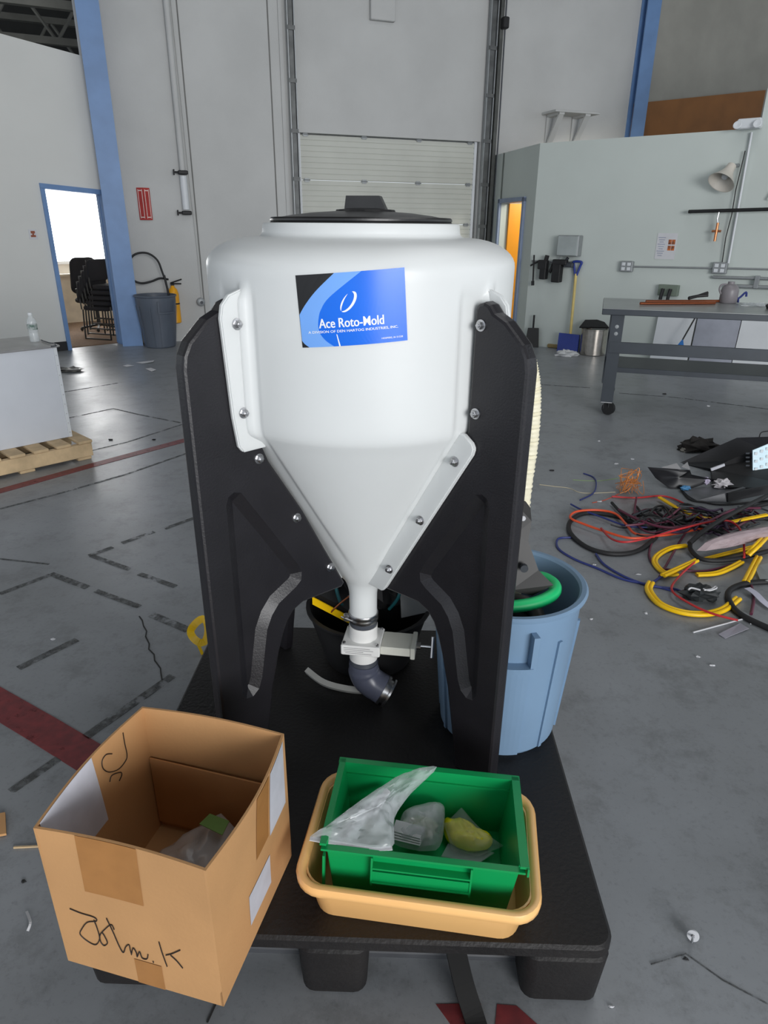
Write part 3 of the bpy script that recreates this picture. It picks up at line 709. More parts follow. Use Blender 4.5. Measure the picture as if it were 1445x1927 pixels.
ink(fr, [[(328, 1020), (380, 1042), (440, 1062), (452, 1080), (410, 1085), (385, 1115), (378, 1140), (410, 1170), (450, 1188), (468, 1160), (455, 1110), (440, 1075)],
         [(478, 1130), (492, 1150), (505, 1180), (490, 1192), (474, 1175), (470, 1145), (490, 1120), (520, 1098), (535, 1120)],
         [(498, 1068), (530, 1130), (560, 1195), (580, 1225), (590, 1200), (605, 1190), (612, 1215), (618, 1235)],
         [(618, 1235), (625, 1205), (640, 1225), (645, 1245), (655, 1222), (668, 1250), (690, 1255), (695, 1235)], [(718, 1266), (722, 1272)],
         [(745, 1178), (762, 1230), (785, 1290)], [(845, 1215), (805, 1232), (778, 1238)], [(800, 1238), (830, 1265), (858, 1298)]],
    (0, 0, 0), nF, lambda q: Vector((q.x, fy(q.x, q.z)-.0016, q.z)))
ink(le, [[(592, 200), (598, 250), (606, 300), (600, 330), (570, 370), (530, 385), (505, 370), (502, 335), (520, 305), (545, 300)], [(530, 430), (540, 400), (575, 385), (582, 395), (570, 425)]],
    (.006, 0, 0), nLf, lambda q: Vector((.0068-.016*math.sin(math.pi*q.y/BD)*(q.z/BH)**2, q.y, q.z)))
# what lies in the box
mb = MB(); zc = PZ+.06
def bxp(x, y, z): return MX @ Vector((x, y, z))
mb.pillow([bxp(.05, .10, .06), bxp(.20, .08, .08), bxp(.32, .13, .10), bxp(.31, .25, .13), bxp(.20, .31, .14), bxp(.09, .22, .09)], .035, seed=3, nz=.016, sub=5, rings=10); o = mb.build('plastic_bag', mat('bag_film_dim', (206, 208, 210), .2, var=.05, alpha=.45, spec=.8), smooth=50); tag(o, 'crumpled clear plastic bag lying inside the cardboard box', 'bag')
mb = MB(); mb.pillow([bxp(.12, .24, .02), bxp(.30, .24, .02), bxp(.31, .335, .03), bxp(.11, .335, .03)], .022, seed=5, nz=.01); o = mb.build('plastic_sleeve', mat('sleeve_dark', (120, 110, 108), .3, alpha=.7)); tag(o, 'dull plastic sleeve at the back of the cardboard box', 'bag')
mb = MB(); mb.slab([bxp(.19, .235, .183), bxp(.25, .225, .178), bxp(.25, .26, .182), bxp(.20, .265, .185)], .002); o = mb.build('green_card', mat('green_card_print', (92, 128, 60), .6)); tag(o, 'small green card on the bag inside the cardboard box', 'card')

# ================================================================== TAN TUB + GREEN BIN
YT = R_(-8.0); MT = frame((.091, 1.122, PZ+.001), YT)
tub = thing('bus_tub', 'tan plastic tub at the front of the pallet', 'tub', MT.translation, YT)
m_tan = mat('tan_plastic', (255, 198, 128), .32, var=.03, scale=4, coat=.2)
def rrect(x, y, q, n=6):
    out = []
    for k, (sx, sy) in enumerate(((1, 1), (-1, 1), (-1, -1), (1, -1))):
        for i in range(n+1): a = math.pi/2*(k+i/n); out.append((sx*(x-q)+q*math.cos(a), sy*(y-q)+q*math.sin(a)))
    return out
def loft(levels, M, close_bottom=True):    # levels: (hx, hy, corner, z)
    mb = MB(); vs = []; N = None
    for hx, hy, q, z in levels:
        L = rrect(hx, hy, q); N = len(L); vs += [M @ Vector((a, b, z)) for a, b in L]
    fs = []
    for k in range(len(levels)-1):
        for i in range(N): j = (i+1) % N; fs.append((k*N+i, k*N+j, k*N+N+j, k*N+N+i))
    fs.append(tuple(range(N-1, -1, -1))); fs.append(tuple(range((len(levels)-1)*N, len(levels)*N)))
    mb.add(vs, fs); return mb
HX, HY = .261, .171
lv = [(HX-.045, HY-.045, .04, 0), (HX-.038, HY-.038, .045, .008), (HX-.020, HY-.020, .055, .105), (HX-.019, HY-.019, .055, .108)]
mb = loft(lv+[(HX-.019, HY-.019, .055, .118), (HX-.023, HY-.023, .052, .118), (HX-.024, HY-.024, .05, .105), (HX-.043, HY-.043, .04, .012), (HX-.05, HY-.05, .035, .008)], MT); mb.build('tub_body', m_tan, tub, smooth=35)
rimp = [(.0235, .112), (.020, .124), (.012, .1285), (.004, .127), (.0, .119), (.001, .106), (.006, .102), (.009, .104), (.006, .108), (.006, .117), (.012, .122), (.0185, .118)]
mb = MB(); vs = []; fs = []; L0 = None
for ins, z in rimp:
    L = rrect(HX-ins, HY-ins, .062-ins); L0 = len(L); vs += [MT @ Vector((a, b, z)) for a, b in L]
nr = len(rimp)
for k in range(nr):
    for i in range(L0): j = (i+1) % L0; k2 = (k+1) % nr; fs.append((k*L0+i, k*L0+j, k2*L0+j, k2*L0+i))
mb.add(vs, fs); mb.build('rolled_rim', m_tan, tub, smooth=50)
YG = R_(-6.0); MG = frame((.094, 1.132, PZ+.034), YG) @ Matrix.Rotation(R_(-3), 4, 'X') @ Matrix.Rotation(R_(1.5), 4, 'Y')
gb = thing('stacking_bin', 'green plastic stacking bin sitting in the tan tub', 'bin', MG.translation, YG)
m_green = mat('green_plastic', (8, 150, 82), .34, var=.04, scale=5)
gx, gy, gh = .203, .121, .158; tk = .004
def gp(x, y, z): return MG @ Vector((x, y, z))
def taper(z): return 1-.09*(1-z/gh)
def gwall(name, a, b, z0, z1, n2):
    mb = MB(); t0, t1 = taper(z0), taper(z1); mb.slab([gp(a[0]*t0, a[1]*t0, z0), gp(b[0]*t0, b[1]*t0, z0), gp(b[0]*t1, b[1]*t1, z1), gp(a[0]*t1, a[1]*t1, z1)], tk); return mb.build(name, m_green, gb)
gfront = gwall('bin_wall', (-gx, -gy), (gx, -gy), 0, gh-.012, 0); gwall('bin_wall', (gx, -gy), (gx, gy), 0, gh, 0); gwall('bin_wall', (gx, gy), (-gx, gy), 0, gh, 0); gwall('bin_wall', (-gx, gy), (-gx, -gy), 0, gh, 0)
mb = MB(); mb.box((0, 0, .004), (gx*1.84, gy*1.84, .005), MG); mb.build('bin_floor', m_green, gb)
mb = MB()
for (c, d) in (((0, gy+.006, gh-.002), (2*gx+.03, .016, .006)), ((gx+.007, 0, gh-.002), (.018, 2*gy+.02, .006)), ((-gx-.006, 0, gh-.002), (.014, 2*gy+.02, .006)), ((0, -gy-.006, gh-.014), (2*gx+.02, .014, .005)),
               ((0, gy+.014, gh-.010), (2*gx+.03, .004, .02)), ((gx+.015, 0, gh-.010), (.004, 2*gy+.03, .02)), ((0, gy-.006, gh-.028), (2*gx-.01, .006, .004))): mb.box(c, d, MG)
mb.build('bin_rim', m_green, gb)
mb = MB()       # label holder and grip moulded on the front
for z, y, d in ((gh-.045, -gy-.012, .020), (gh-.082, -gy-.012, .022)): mb.box((.0, y*.965, z), (.205, d, .004), MG)
for x in (-.104, .104): mb.box((x, (-gy-.010)*.965, gh-.055), (.004, .022, .075), MG)
mb.box((0, (-gy-.018)*.96, gh-.068), (.205, .004, .026), MG)
mb.build('label_holder', m_green, gfront)
mb = MB(); mb.box((-gx-.004, -gy-.006, gh*.45), (.005, .012, gh*.7), MG); mb.build('bin_rib', m_green, gb)
# bags in the green bin
def pxb(pts): return [atz(x, y, z+.05) for x, y, z in pts]
g1 = pxb([(583, 1578, .345), (640, 1590, .335), (735, 1597, .335), (742, 1540, .34), (772, 1495, .355), (822, 1443, .375), (760, 1455, .375), (680, 1505, .375), (620, 1550, .36)])
mb = MB(); mb.pillow(spline(g1, 4, True), .022, seed=11, nz=.011, sub=2, nfreq=38, rings=14); bag1 = mb.build('zip_bag', m_clear, smooth=40); tag(bag1, 'large clear zip bag with white tubes draped over the green bin edge', 'bag')
mb = MB(); mb.ribbon(spline(pxb([(583, 1578, .348), (640, 1588, .339), (700, 1598, .338), (738, 1596, .338)]), 4), .010, .002); mb.build('zip_seam', m_paper, bag1)
mb = MB(); q0 = atz(640, 1570, 0.340); q1 = atz(740, 1490, 0.360)
for k in range(6):
    a = q0.lerp(q1, .1+.13*k); dd_ = Vector((.02, .035, .006)); mb.tube([a-dd_*.8+Vector((0, .01, -.01)), a+dd_*.8+Vector((0, .01, -.01))], .009, 10)
mb.build('white_tubes', m_paper, bag1, smooth=40)
g2 = pxb([(742, 1588, .24), (820, 1600, .23), (836, 1545, .24), (828, 1510, .27), (770, 1520, .27), (752, 1545, .25)])
mb = MB(); mb.pillow(spline(g2, 5, True), .030, seed=21, nz=.012, sub=1, nfreq=36, rings=10); bag2 = mb.build('parts_bag', m_clear, smooth=45); tag(bag2, 'clear bag of small fittings in the middle of the green bin', 'bag')
mb = MB(); mb.blob(atz(790, 1555, 0.285), (.035, .03, .015), 4, .3); mb.build('fitting', mat('fitting_beige', (190, 186, 168), .5), bag2, smooth=60)
mb = MB()
for k in range(4): mb.slab([p+Vector((0, 0, .004*k)) for p in pxb([(738, 1580-3*k, .255), (790, 1592-2*k, .25), (800, 1570-2*k, .255), (745, 1556-2*k, .26)])], .002)
o = mb.build('folded_sheets', m_paper); tag(o, 'folded white printed sheets beside the middle bag in the green bin', 'papers')
g3 = pxb([(838, 1540, .22), (880, 1550, .22), (925, 1575, .215), (915, 1600, .21), (870, 1598, .21), (838, 1575, .21)])
mb = MB(); mb.pillow(spline(g3, 5, True), .026, seed=31, nz=.013, sub=1, nfreq=40, rings=10); yb_ = mb.build('yellow_packet', mat('yellow_packet_film', (222, 208, 10), .35, var=.1), smooth=45); tag(yb_, 'yellow wrapped packet at the right of the green bin', 'packet')
mb = MB(); mb.pillow(pxb([(905, 1560, .235), (948, 1592, .22), (900, 1612, .215), (850, 1600, .215), (835, 1550, .235), (868, 1520, .245)]), .020, seed=33, nz=.007, sub=5); mb.build('outer_film', mat('film_very_thin', (210, 215, 218), .2, alpha=.16, spec=.8), yb_, smooth=45)
mb = MB(); mb.slab(pxb([(845, 1585, .20), (930, 1605, .20), (900, 1625, .20), (830, 1612, .20)]), .003); o = mb.build('clear_sleeve', m_clear2); tag(o, 'flat clear sleeve under the yellow packet in the green bin', 'bag')

# ================================================================== TRASH BINS
def trash_bin(name, label, c, z0, Rt, Rb, h, mt, rz, mt_in):
    o = thing(name, label, 'trash bin', (c[0], c[1], z0), rz)
    mb = MB(); w = .006
    mb.lathe([(Rb*.95, 0), (Rb, .012), (Rb+(Rt-Rb)*.80, h*.80), (Rt*.97, h*.84), (Rt*.985, h*.96), (Rt, h*.965), (Rt+.010, h*.972), (Rt+.012, h*.988), (Rt+.006, h), (Rt-.006, h), (Rt-.012, h*.985), (Rt-.014, h*.9), (Rb-w, .02), (0, .018)], seg=64)
    mb.build('bin_body', mt, o, world=False, smooth=30)
    def curved(name, a0, a1, zz0, zz1, off, th, n=12):
        mb = MB(); vs = []
        def rad(z): return (Rb+(Rt-Rb)*min(z/(h*.8), 1)*.80 if z < h*.8 else Rt*.975)
        for zz in (zz0, zz1):
            for oo in (off, off-th):
                for i in range(n+1): a = a0+(a1-a0)*i/n; r = rad(zz)+oo; vs.append((r*math.cos(a), r*math.sin(a), zz))
        m_ = n+1; fs = []
        for i in range(n):
            fs += [(i, i+1, 2*m_+i+1, 2*m_+i), (m_+i, 3*m_+i, 3*m_+i+1, m_+i+1), (i, m_+i, m_+i+1, i+1), (2*m_+i, 2*m_+i+1, 3*m_+i+1, 3*m_+i)]
        fs += [(0, 2*m_, 3*m_, m_), (n, m_+n, 3*m_+n, 2*m_+n)]
        mb.add(vs, fs); return mb.build(name, mt, o, world=False)
    for s in (0, math.pi):
        a = .46
        curved('side_panel', s-a, s+a, h*.03, h*.66, .009, .012)
        curved('handle', s-a, s+a, h*.665, h*.70, .030, .034)
        curved('handle_side', s+a-.035, s+a+.035, h*.665, h*.90, .028, .032, 3); curved('handle_side', s-a-.035, s-a+.035, h*.665, h*.90, .028, .032, 3)
    for s in (.9, 1.57, 2.24, 4.04, 4.71, 5.38): curved('rib', s-.03, s+.03, h*.03, h*.80, .005, .008, 3)
    return o
m_bin = mat('bin_bluegrey', (118, 146, 174), .42, var=.04, scale=4)
m_bin2 = mat('bin_grey', (84, 92, 104), .45, var=.06, scale=4)
bc = (.352, 1.680)
trash_bin('trash_bin', 'large blue-grey round trash bin on the pallet beside the tank leg', bc, PZ+.001, .208, .172, .485, m_bin, R_(-106), m_bin)
b2 = atz(302, 652, 0); trash_bin('trash_bin', 'grey round trash bin against the back wall by the blue column', (b2.x+.0, b2.y+.02), 0, .275, .205, .70, m_bin2, R_(-40), m_bin2)
# things in the near bin
zb = PZ+.02
go = MB(); gl = [(-.16, -.08, .475), (-.06, -.105, .480), (.04, -.105, .49), (.105, -.075, .50), (.125, -.03, .505), (.105, .015, .505), (.06, .03, .50), (.0, .03, .50), (-.08, .04, .50)]
gl = [(bc[0]+x, bc[1]+y, zb+z-.045) for x, y, z in gl]
go.tube(spline(gl, 6), .0175, 14); o = go.build('green_hose', mat('green_foam', (22, 190, 112), .45, var=.05), smooth=60); tag(o, 'bright green curved hose lying in the blue-grey bin', 'hose')
mb = MB(); lp = [(bc[0]+.095*math.cos(a), bc[1]-.02+.095*math.sin(a), zb+.34+.02*math.sin(2*a)) for a in [2*math.pi*i/24 for i in range(24)]]
mb.tube(lp, .022, 12, closed=True); mb.tube([(p[0]*.97+bc[0]*.03, p[1]*.97+bc[1]*.03, p[2]-.045) for p in lp], .022, 12, closed=True); o = mb.build('rubber_hose', mat('dark_rubber', (60, 58, 56), .5, var=.1), smooth=60); tag(o, 'coiled dark rubber hose inside the blue-grey bin', 'hose')
mb = MB(); P = [aty(*q) for q in ((962, 1010, 1.66), (970, 948, 1.68), (988, 943, 1.68), (997, 955, 1.68), (999, 980, 1.68), (993, 1018, 1.66), (1012, 1072, 1.64), (1040, 1100, 1.62), (1000, 1120, 1.62), (960, 1110, 1.62))]
mb.slab(P, .012); sc_ = mb.build('scoop_plate', mat('worn_black_plate', (30, 29, 29), .5, var=.15)); tag(sc_, 'black plastic plate with a hole standing in the blue-grey bin', 'scoop')
mb = MB(); c_ = aty(984, 975, 1.655); mb.tube([c_, c_+Vector((0, -.004, 0))], .007, 12); mb.build('hole_ring', m_paper, sc_); c_ = aty(985, 1067, 1.62); mb = MB(); mb.tube([c_, c_+Vector((0, -.012, 0))], .011, 12); mb.build('rivet', m_dark, sc_)
mb = MB(); hp = [Vector(p) for p in ((.400, 1.815, .40), (.402, 1.820, .70), (.402, 1.820, .90), (.406, 1.815, 1.05), (.400, 1.81, 1.17), (.385, 1.81, 1.25), (.365, 1.83, 1.30), (.35, 1.87, 1.32))]
hs = spline(hp, 24)
mb.tube(hs, lambda t: .0235+.0022*math.sin(t*2*math.pi*95), 14); o = mb.build('corrugated_hose', mat('cream_hose', (236, 230, 204), .45, var=.03), smooth=60); tag(o, 'cream corrugated hose rising from the blue-grey bin behind the leg', 'hose')

# ================================================================== BEHIND THE TANK
tb = thing('junk_tub', 'black round tub of cables and scrap behind the tank outlet', 'tub', (-.05, 2.0, PZ+.001))
mb = MB(); mb.lathe([(.12, 0), (.15, .01), (.205, .20), (.213, .205), (.213, .212), (.200, .212), (.145, .02), (0, .018)], seg=40); mb.build('tub_shell', m_blackm, tb, world=False, smooth=35)
mb = MB(); mb.slab([(-.23, 1.93, .485), (-.10, 1.90, .425), (-.07, 1.98, .455), (-.19, 2.03, .515)], .03); o = mb.build('striped_board', m_blackm); tag(o, 'black board with a yellow edge leaning in the tub behind the tank', 'board')
mb = MB(); mb.slab([(-.232, 1.924, .480), (-.10, 1.893, .420), (-.10, 1.893, .393), (-.232, 1.924, .452)], .004); mb.build('yellow_edge', m_yellow, o)
mb = MB(); mb.slab([(-.235, 1.93, .507), (-.215, 1.935, .500), (-.19, 2.03, .535), (-.21, 2.035, .54)], .003); mb.build('silver_edge', m_grey, o)
for k, (pts, mt, lb) in enumerate((([(-.13, 1.93, .62), (-.155, 1.92, .55), (-.14, 1.91, .47), (-.11, 1.93, .42)], m_teal, 'teal cable looping behind the tank outlet, left one'),
                                   ([(.03, 1.95, .62), (.06, 1.94, .55), (.05, 1.93, .48), (.02, 1.95, .42)], m_teal, 'teal cable looping behind the tank outlet, right one'),
                                   ([(-.10, 1.91, .50), (-.14, 1.90, .47), (-.17, 1.91, .43), (-.16, 1.95, .40)], mat('copper_wire', (170, 100, 64), .35, .6), 'thin copper wire on the junk tub behind the tank'))):
    mb = MB(); mb.tube(spline(pts, 6), .006 if k < 2 else .003, 7); o = mb.build('cable', mt, smooth=60); tag(o, lb, 'cable')
mb = MB(); mb.slab([(.06, 1.93, .40), (.17, 1.96, .41), (.16, 2.0, .56), (.05, 1.99, .55)], .012); o = mb.build('plastic_board', mat('grey_panel_plastic', (112, 114, 114), .5)); tag(o, 'flat grey plastic board standing in the tub behind the valve', 'board')
mb = MB(); mb.blob((-.06, 2.07, .48), (.20, .10, .15), 3, .35, floor=.405, seg=24, rg=14); o = mb.build('black_scrap', m_blackm); tag(o, 'crumpled black scrap piled in the tub behind the tank', 'scrap')
mb = MB(); mb.slab([(-.13, 1.92, .43), (-.06, 1.90, .44), (-.05, 1.93, .48), (-.12, 1.95, .47)], .006); o = mb.build('white_scrap', m_paper); tag(o, 'pale flat scrap in the tub left of the outlet', 'scrap')
mb = MB(); mb.ribbon(spline([atz(578, 1262, .235), atz(610, 1285, .225), atz(655, 1297, .215), atz(706, 1301, .21)], 6), .018, .02, (0, -.6, .8)); o = mb.build('pale_trim_strip', mat('pale_trim', (176, 176, 172), .5)); tag(o, 'curved pale trim strip lying on the pallet under the elbow', 'strip')
yl = MB(); yc = Vector((-.735, 2.30, .10)); lp = [yc+Vector((.035*math.cos(a), .02*math.sin(a)*1.4, .035*math.sin(a)+.01*math.sin(2*a))) for a in [2*math.pi*i/20 for i in range(21)]]
yl.ribbon(lp, .03, .002, (.1, -.8, .3)); yl.ribbon([yc+Vector((-.01, -.02, -.03)), yc+Vector((.0, -.02, -.07)), yc+Vector((.008, -.02, -.099))], .012, .002, (0, -1, .2)); o = yl.build('yellow_strap', m_yellow); tag(o, 'loop of yellow plastic strap on the floor behind the left leg', 'strap')

# ================================================================== LEFT: WHITE CABINET ON WOODEN PALLET
YC = R_(46); MC = frame((-2.316, 4.817, 0), YC)         # x = -length along the front, y = back
cab = thing('white_cabinet', 'white sheet-metal cabinet on the wooden pallet at the left', 'cabinet', (-2.316, 4.817, .145), YC)
m_cab = mat('cabinet_white', (205, 209, 216), .4, var=.02)
mb = MB(); mb.box((-.7, .26, .47), (1.4, .52, .65), MC); mb.build('cabinet_body', m_cab, cab)
mb = MB(); mb.bbox((-.7, .26, .803), (1.44, .56, .016), .004, MC); mb.build('cabinet_top', mat('cabinet_top_grey', (150, 150, 150), .3, .3, var=.12, scale=6), cab)
mb = MB(); mb.box((-.012, -.003, .47), (.024, .006, .65), MC); mb.build('edge_strip', m_white, cab)
rv = None
for k in range(9):
    mb = MB(); mb.lathe([(.004, 0), (.003, .003), (0, .0035)], seg=8, M=MC @ Matrix.Translation((-.012, -.006, .18+.07*k)) @ Matrix.Rotation(R_(90), 4, 'X')); mb.build('rivet', m_steel, cab)
mb = MB(); mb.bbox((-.80, .38, .845), (.75, .22, .065), .01, MC); o = mb.build('white_tray', m_white); tag(o, 'low white tray on top of the white cabinet', 'tray')
wp = thing('wooden_pallet', 'rough wooden pallet under the white cabinet', 'pallet', MC @ Vector((-.6, .2, 0)), YC)
m_wood = mat('raw_pine', (204, 178, 140), .8, var=.15, scale=9, bump=.2, bscale=60)
for k in range(9):
    mb = MB(); mb.bbox((.02-.155*k, .23, .133), (.10, .82, .02), .003, MC); mb.build('deck_board', m_wood, wp)
for y in (-.15, .23, .61):
    mb = MB(); mb.bbox((-.6, y, .0715), (1.33, .045, .098), .003, MC); mb.build('stringer', m_wood, wp)
for k in range(4):
    mb = MB(); mb.bbox((.0-.40*k, .23, .011), (.10, .80, .02), .003, MC); mb.build('base_board', m_wood, wp)
bp_ = atz(66, 643, .811)
bt = thing('water_bottle', 'clear water bottle with green label on the white cabinet', 'bottle', (bp_.x, bp_.y, .8125))
m_pet = mat('clear_pet', (225, 232, 235), .12, alpha=.35, spec=.9)
mb = MB(); mb.lathe([(.030, 0), (.033, .006), (.033, .06), (.031, .065), (.033, .07), (.033, .135), (.030, .150), (.018, .172), (.0135, .180), (.0135, .186)], seg=24); mb.build('bottle_body', m_pet, bt, world=False, smooth=40)
mb = MB(); mb.lathe([(.0338, .085), (.0338, .122)], seg=24); mb.build('bottle_label', mat('bottle_label_print', (62, 96, 84), .4, rgb2=(200, 205, 205), scale=30), bt, world=False, smooth=40)
mb = MB(); mb.lathe([(.0145, .184), (.0145, .198), (.013, .200), (0, .200)], seg=16); mb.build('bottle_cap', m_white, bt, world=False, smooth=40)
mb = MB(); mb.tube(spline([atz(78, 640, .818), atz(92, 645, .818), atz(100, 646, .822), atz(106, 650, .817), atz(96, 652, .816)], 5), .004, 6); o = mb.build('wire_offcut', m_dark); tag(o, 'short dark wire beside the bottle on the white cabinet', 'wire')
# papers
def paper(px, lb, mt=m_paper, name='paper_sheet', cat='paper'):
    mb = MB(); mb.slab([atz(x, y, .003+.004*((i*7) % 3)) for i, (x, y) in enumerate(px)], .001); o = mb.build(name, mt); tag(o, lb, cat)
paper([(255, 682), (290, 678), (288, 681), (268, 684)], 'long white paper on the floor by the grey bin')
paper([(231, 688), (240, 686), (253, 688), (238, 690)], 'small white paper left of the other two floor papers')
paper([(274, 694), (284, 692), (294, 696), (285, 699)], 'white paper nearest the tank of the three by the grey bin')
mb = MB(); mb.blob(atz(130, 696, .015), (.14, .08, .03), 9, .5, floor=.002); o = mb.build('crumpled_wrap', mat('dull_wrap', (140, 138, 134), .4, rgb2=(60, 60, 60), scale=14)); tag(o, 'crumpled dark and white wrapping on the floor before the doorway', 'wrapping')
# stack of chairs in the office
m_fab = mat('black_chair_fabric', (22, 21, 26), .9); m_rod = mat('black_rod', (20, 20, 20), .4)
CHB = ML @ Vector((.08, .66, .012)); CHR = YL+R_(118)
ch_src = None
SEAT = [( -.22, -.22), (.22, -.22), (.22, .22), (-.22, .22)]
for k in range(5):
    M0 = frame(CHB, CHR) @ Matrix.Translation((-.055*k, 0, .075*k))
    ch = thing('stacking_chair', ('lowest', 'second lowest', 'middle', 'second highest', 'topmost')[k]+' black chair of the stack beyond the left doorway', 'chair', M0.translation, CHR, 'stacked chairs in the office')
    if ch_src is None:
        ch_src = []
        mb = MB(); mb.rbox((0, 0, .44), (.44, .44, .06), .06, 4, bev=.015); ch_src.append(mb.build('seat', m_fab, ch, world=False, smooth=40))
        mb = MB(); mb.rbox((0, 0, 0), (.44, .30, .05), .06, 4, bev=.015, M=Matrix.Translation((.25, 0, .66)) @ Matrix.Rotation(R_(80), 4, 'Y') @ Matrix.Rotation(R_(90), 4, 'Z')); ch_src.append(mb.build('backrest', m_fab, ch, world=False, smooth=40))
        for s in (-1, 1):
            mb = MB(); mb.tube(spline([(.22, s*.20, .42), (.24, s*.21, .02), (.20, s*.21, .01), (-.18, s*.21, .01), (-.22, s*.21, .03), (-.22, s*.20, .40)], 4), .011, 6); ch_src.append(mb.build('sled_leg', m_rod, ch, world=False, smooth=60))
        mb = MB(); mb.tube([(.24, -.2, .42), (.26, -.2, .8), (.26, .2, .8), (.24, .2, .42)], .010, 6); ch_src.append(mb.build('back_frame', m_rod, ch, world=False))
    else:
        for s in ch_src: c = s.copy(); COL.objects.link(c); c.parent = ch
oc = thing('office_chair', 'dark office chair with headrest behind the stacked chairs', 'chair', ML @ Vector((.30, 1.55, .012)), YL+R_(100))
mb = MB(); mb.rbox((0, 0, .46), (.48, .48, .07), .08, 4, bev=.02); mb.build('seat', m_fab, oc, world=False, smooth=40)
mb = MB(); mb.rbox((0, 0, 0), (.44, .55, .06), .10, 4, bev=.02, M=Matrix.Translation((.24, 0, .82)) @ Matrix.Rotation(R_(80), 4, 'Y') @ Matrix.Rotation(R_(90), 4, 'Z')); mb.build('backrest', m_fab, oc, world=False, smooth=40)
mb = MB(); mb.tube([(0, 0, .06), (0, 0, .43)], .03, 12); mb.build('gas_stem', m_rod, oc, world=False)
for a in range(5):
    mb = MB(); q = a*2*math.pi/5; mb.tube([(0, 0, .09), (.27*math.cos(q), .27*math.sin(q), .05)], .018, 8); mb.blob((.27*math.cos(q), .27*math.sin(q), .03), (.025, .025, .028), 0, 0); mb.build('base_spoke', m_rod, oc, world=False)
for s in (-1, 1):
    mb = MB(); mb.tube([(.05, s*.25, .46), (.05, s*.27, .64), (-.12, s*.27, .66)], .014, 8); mb.build('armrest', m_rod, oc, world=False)
mb = MB(); mb.box((.55, 2.75, .40), (1.7, .05, .78), ML); mb.box((.55, 2.73, .79), (1.76, .12, .03), ML); o = mb.build('low_partition', mat('partition_beige', (206, 192, 170), .7)); tag(o, 'beige low office partition under the bright window', 'partition')

# ================================================================== BACK WALL FITTINGS (left part)
def bw(t, y, z): return MBK @ Vector((t, y, z))
t0 = .80
cp = thing('standpipe', 'grey vertical pipe on the back wall left of the dock door', 'pipe', bw(t0, -.06, 1.7), YB)
mb = MB(); mb.tube([bw(t0, -.06, 7), bw(t0, -.06, 2.25)], .038, 12); mb.build('pipe', m_wall, cp, smooth=60)
mb = MB(); mb.tube([bw(t0, -.06, 2.2), bw(t0, -.06, 1.78)], .048, 12); mb.build('pipe_sleeve', m_white, cp, smooth=60)
for z in (2.24, 1.74):
    mb = MB(); mb.bbox((t0, -.07, z), (.13, .10, .05), .01, MBK); mb.tube([bw(t0-.13, -.10, z), bw(t0+.02, -.10, z)], .012, 6); mb.bbox((t0-.12, -.10, z), (.02, .05, .07), .004, MBK); mb.build('clamp', m_blackm, cp)
mb = MB(); mb.tube(spline([bw(.86, -.012, 4.6), bw(.88, -.012, 2.4), bw(.90, -.012, 1.2), bw(.90, -.012, .60)], 6), .008, 6); o = mb.build('dropped_cord', m_wall); tag(o, 'thin grey cord running down the back wall to the outlet', 'cord')
ob_ = thing('wall_outlet', 'round grey wall outlet low on the back wall', 'outlet', bw(.88, -.02, .50), YB)
mb = MB(); mb.lathe([(.06, 0), (.06, .04), (.045, .05), (0, .05)], seg=20, M=MBK @ Matrix.Translation((.88, 0, .55)) @ Matrix.Rotation(R_(90), 4, 'X')); mb.build('outlet_body', m_grey, ob_, smooth=40)
mb = MB(); mb.lathe([(.022, .05), (.022, .06), (0, .06)], seg=16, M=MBK @ Matrix.Translation((.89, 0, .545)) @ Matrix.Rotation(R_(90), 4, 'X')); mb.build('socket_face', m_dark, ob_)
tS, zS = bk(272, 384); sg = thing('fire_sign', 'tall red and white safety sign on the back wall', 'sign', bw(tS, -.02, zS-.2), YB)
m_sred = mat('sign_red', (170, 50, 46), .5, var=.08); m_swhite = mat('sign_white', (226, 206, 200), .5)
for s in (-1, 1):
    Mq = MBK @ Matrix.Translation((tS, -.05, zS)) @ Matrix.Rotation(R_(s*24), 4, 'Z')
    mb = MB(); mb.box((s*.045, 0, 0), (.09, .006, .40), Mq); pn = mb.build('sign_panel', m_sred, sg)
    for x0 in (.018, .072):
        mb = MB(); mb.box((s*x0, -.004, 0), (.008, .002, .36), Mq); mb.build('sign_print', m_swhite, pn)
    for z0 in (-.165, .165):
        mb = MB(); mb.box((s*.045, -.004, z0), (.06, .002, .012), Mq); mb.build('sign_print', m_swhite, pn)
pL = onpl(62, 441, ML.translation, ML.to_3x3() @ Vector((0, 1, 0))); q = ML.inverted() @ pL
pk = thing('small_notice', 'small white notice with brown print beside the left doorway', 'sign', ML @ Vector((q.x, -.004, q.z-.06)), YL)
mb = MB(); mb.box((0, 0, .06), (.10, .006, .12)); mb.build('notice_sheet', m_paper, pk, world=False)
mb = MB(); mb.box((0, -.004, .085), (.05, .002, .03)); mb.box((0, -.004, .04), (.06, .002, .025)); mb.box((0, -.004, .062), (.02, .002, .03)); mb.build('notice_print', mat('notice_brown', (150, 84, 60), .6), pk, world=False)
ex = thing('fire_extinguisher', 'yellow fire extinguisher with long black hose hung behind the grey bin', 'extinguisher', bw(.50, -.13, .35), YB)
Me = MBK @ Matrix.Translation((.50, -.13, .28))
mb = MB(); mb.lathe([(.06, 0), (.075, .01), (.075, .40), (.06, .46), (.03, .49), (.022, .52)], seg=24, M=Me); mb.build('cylinder', mat('extinguisher_yellow', (232, 164, 24), .35), ex, smooth=40)
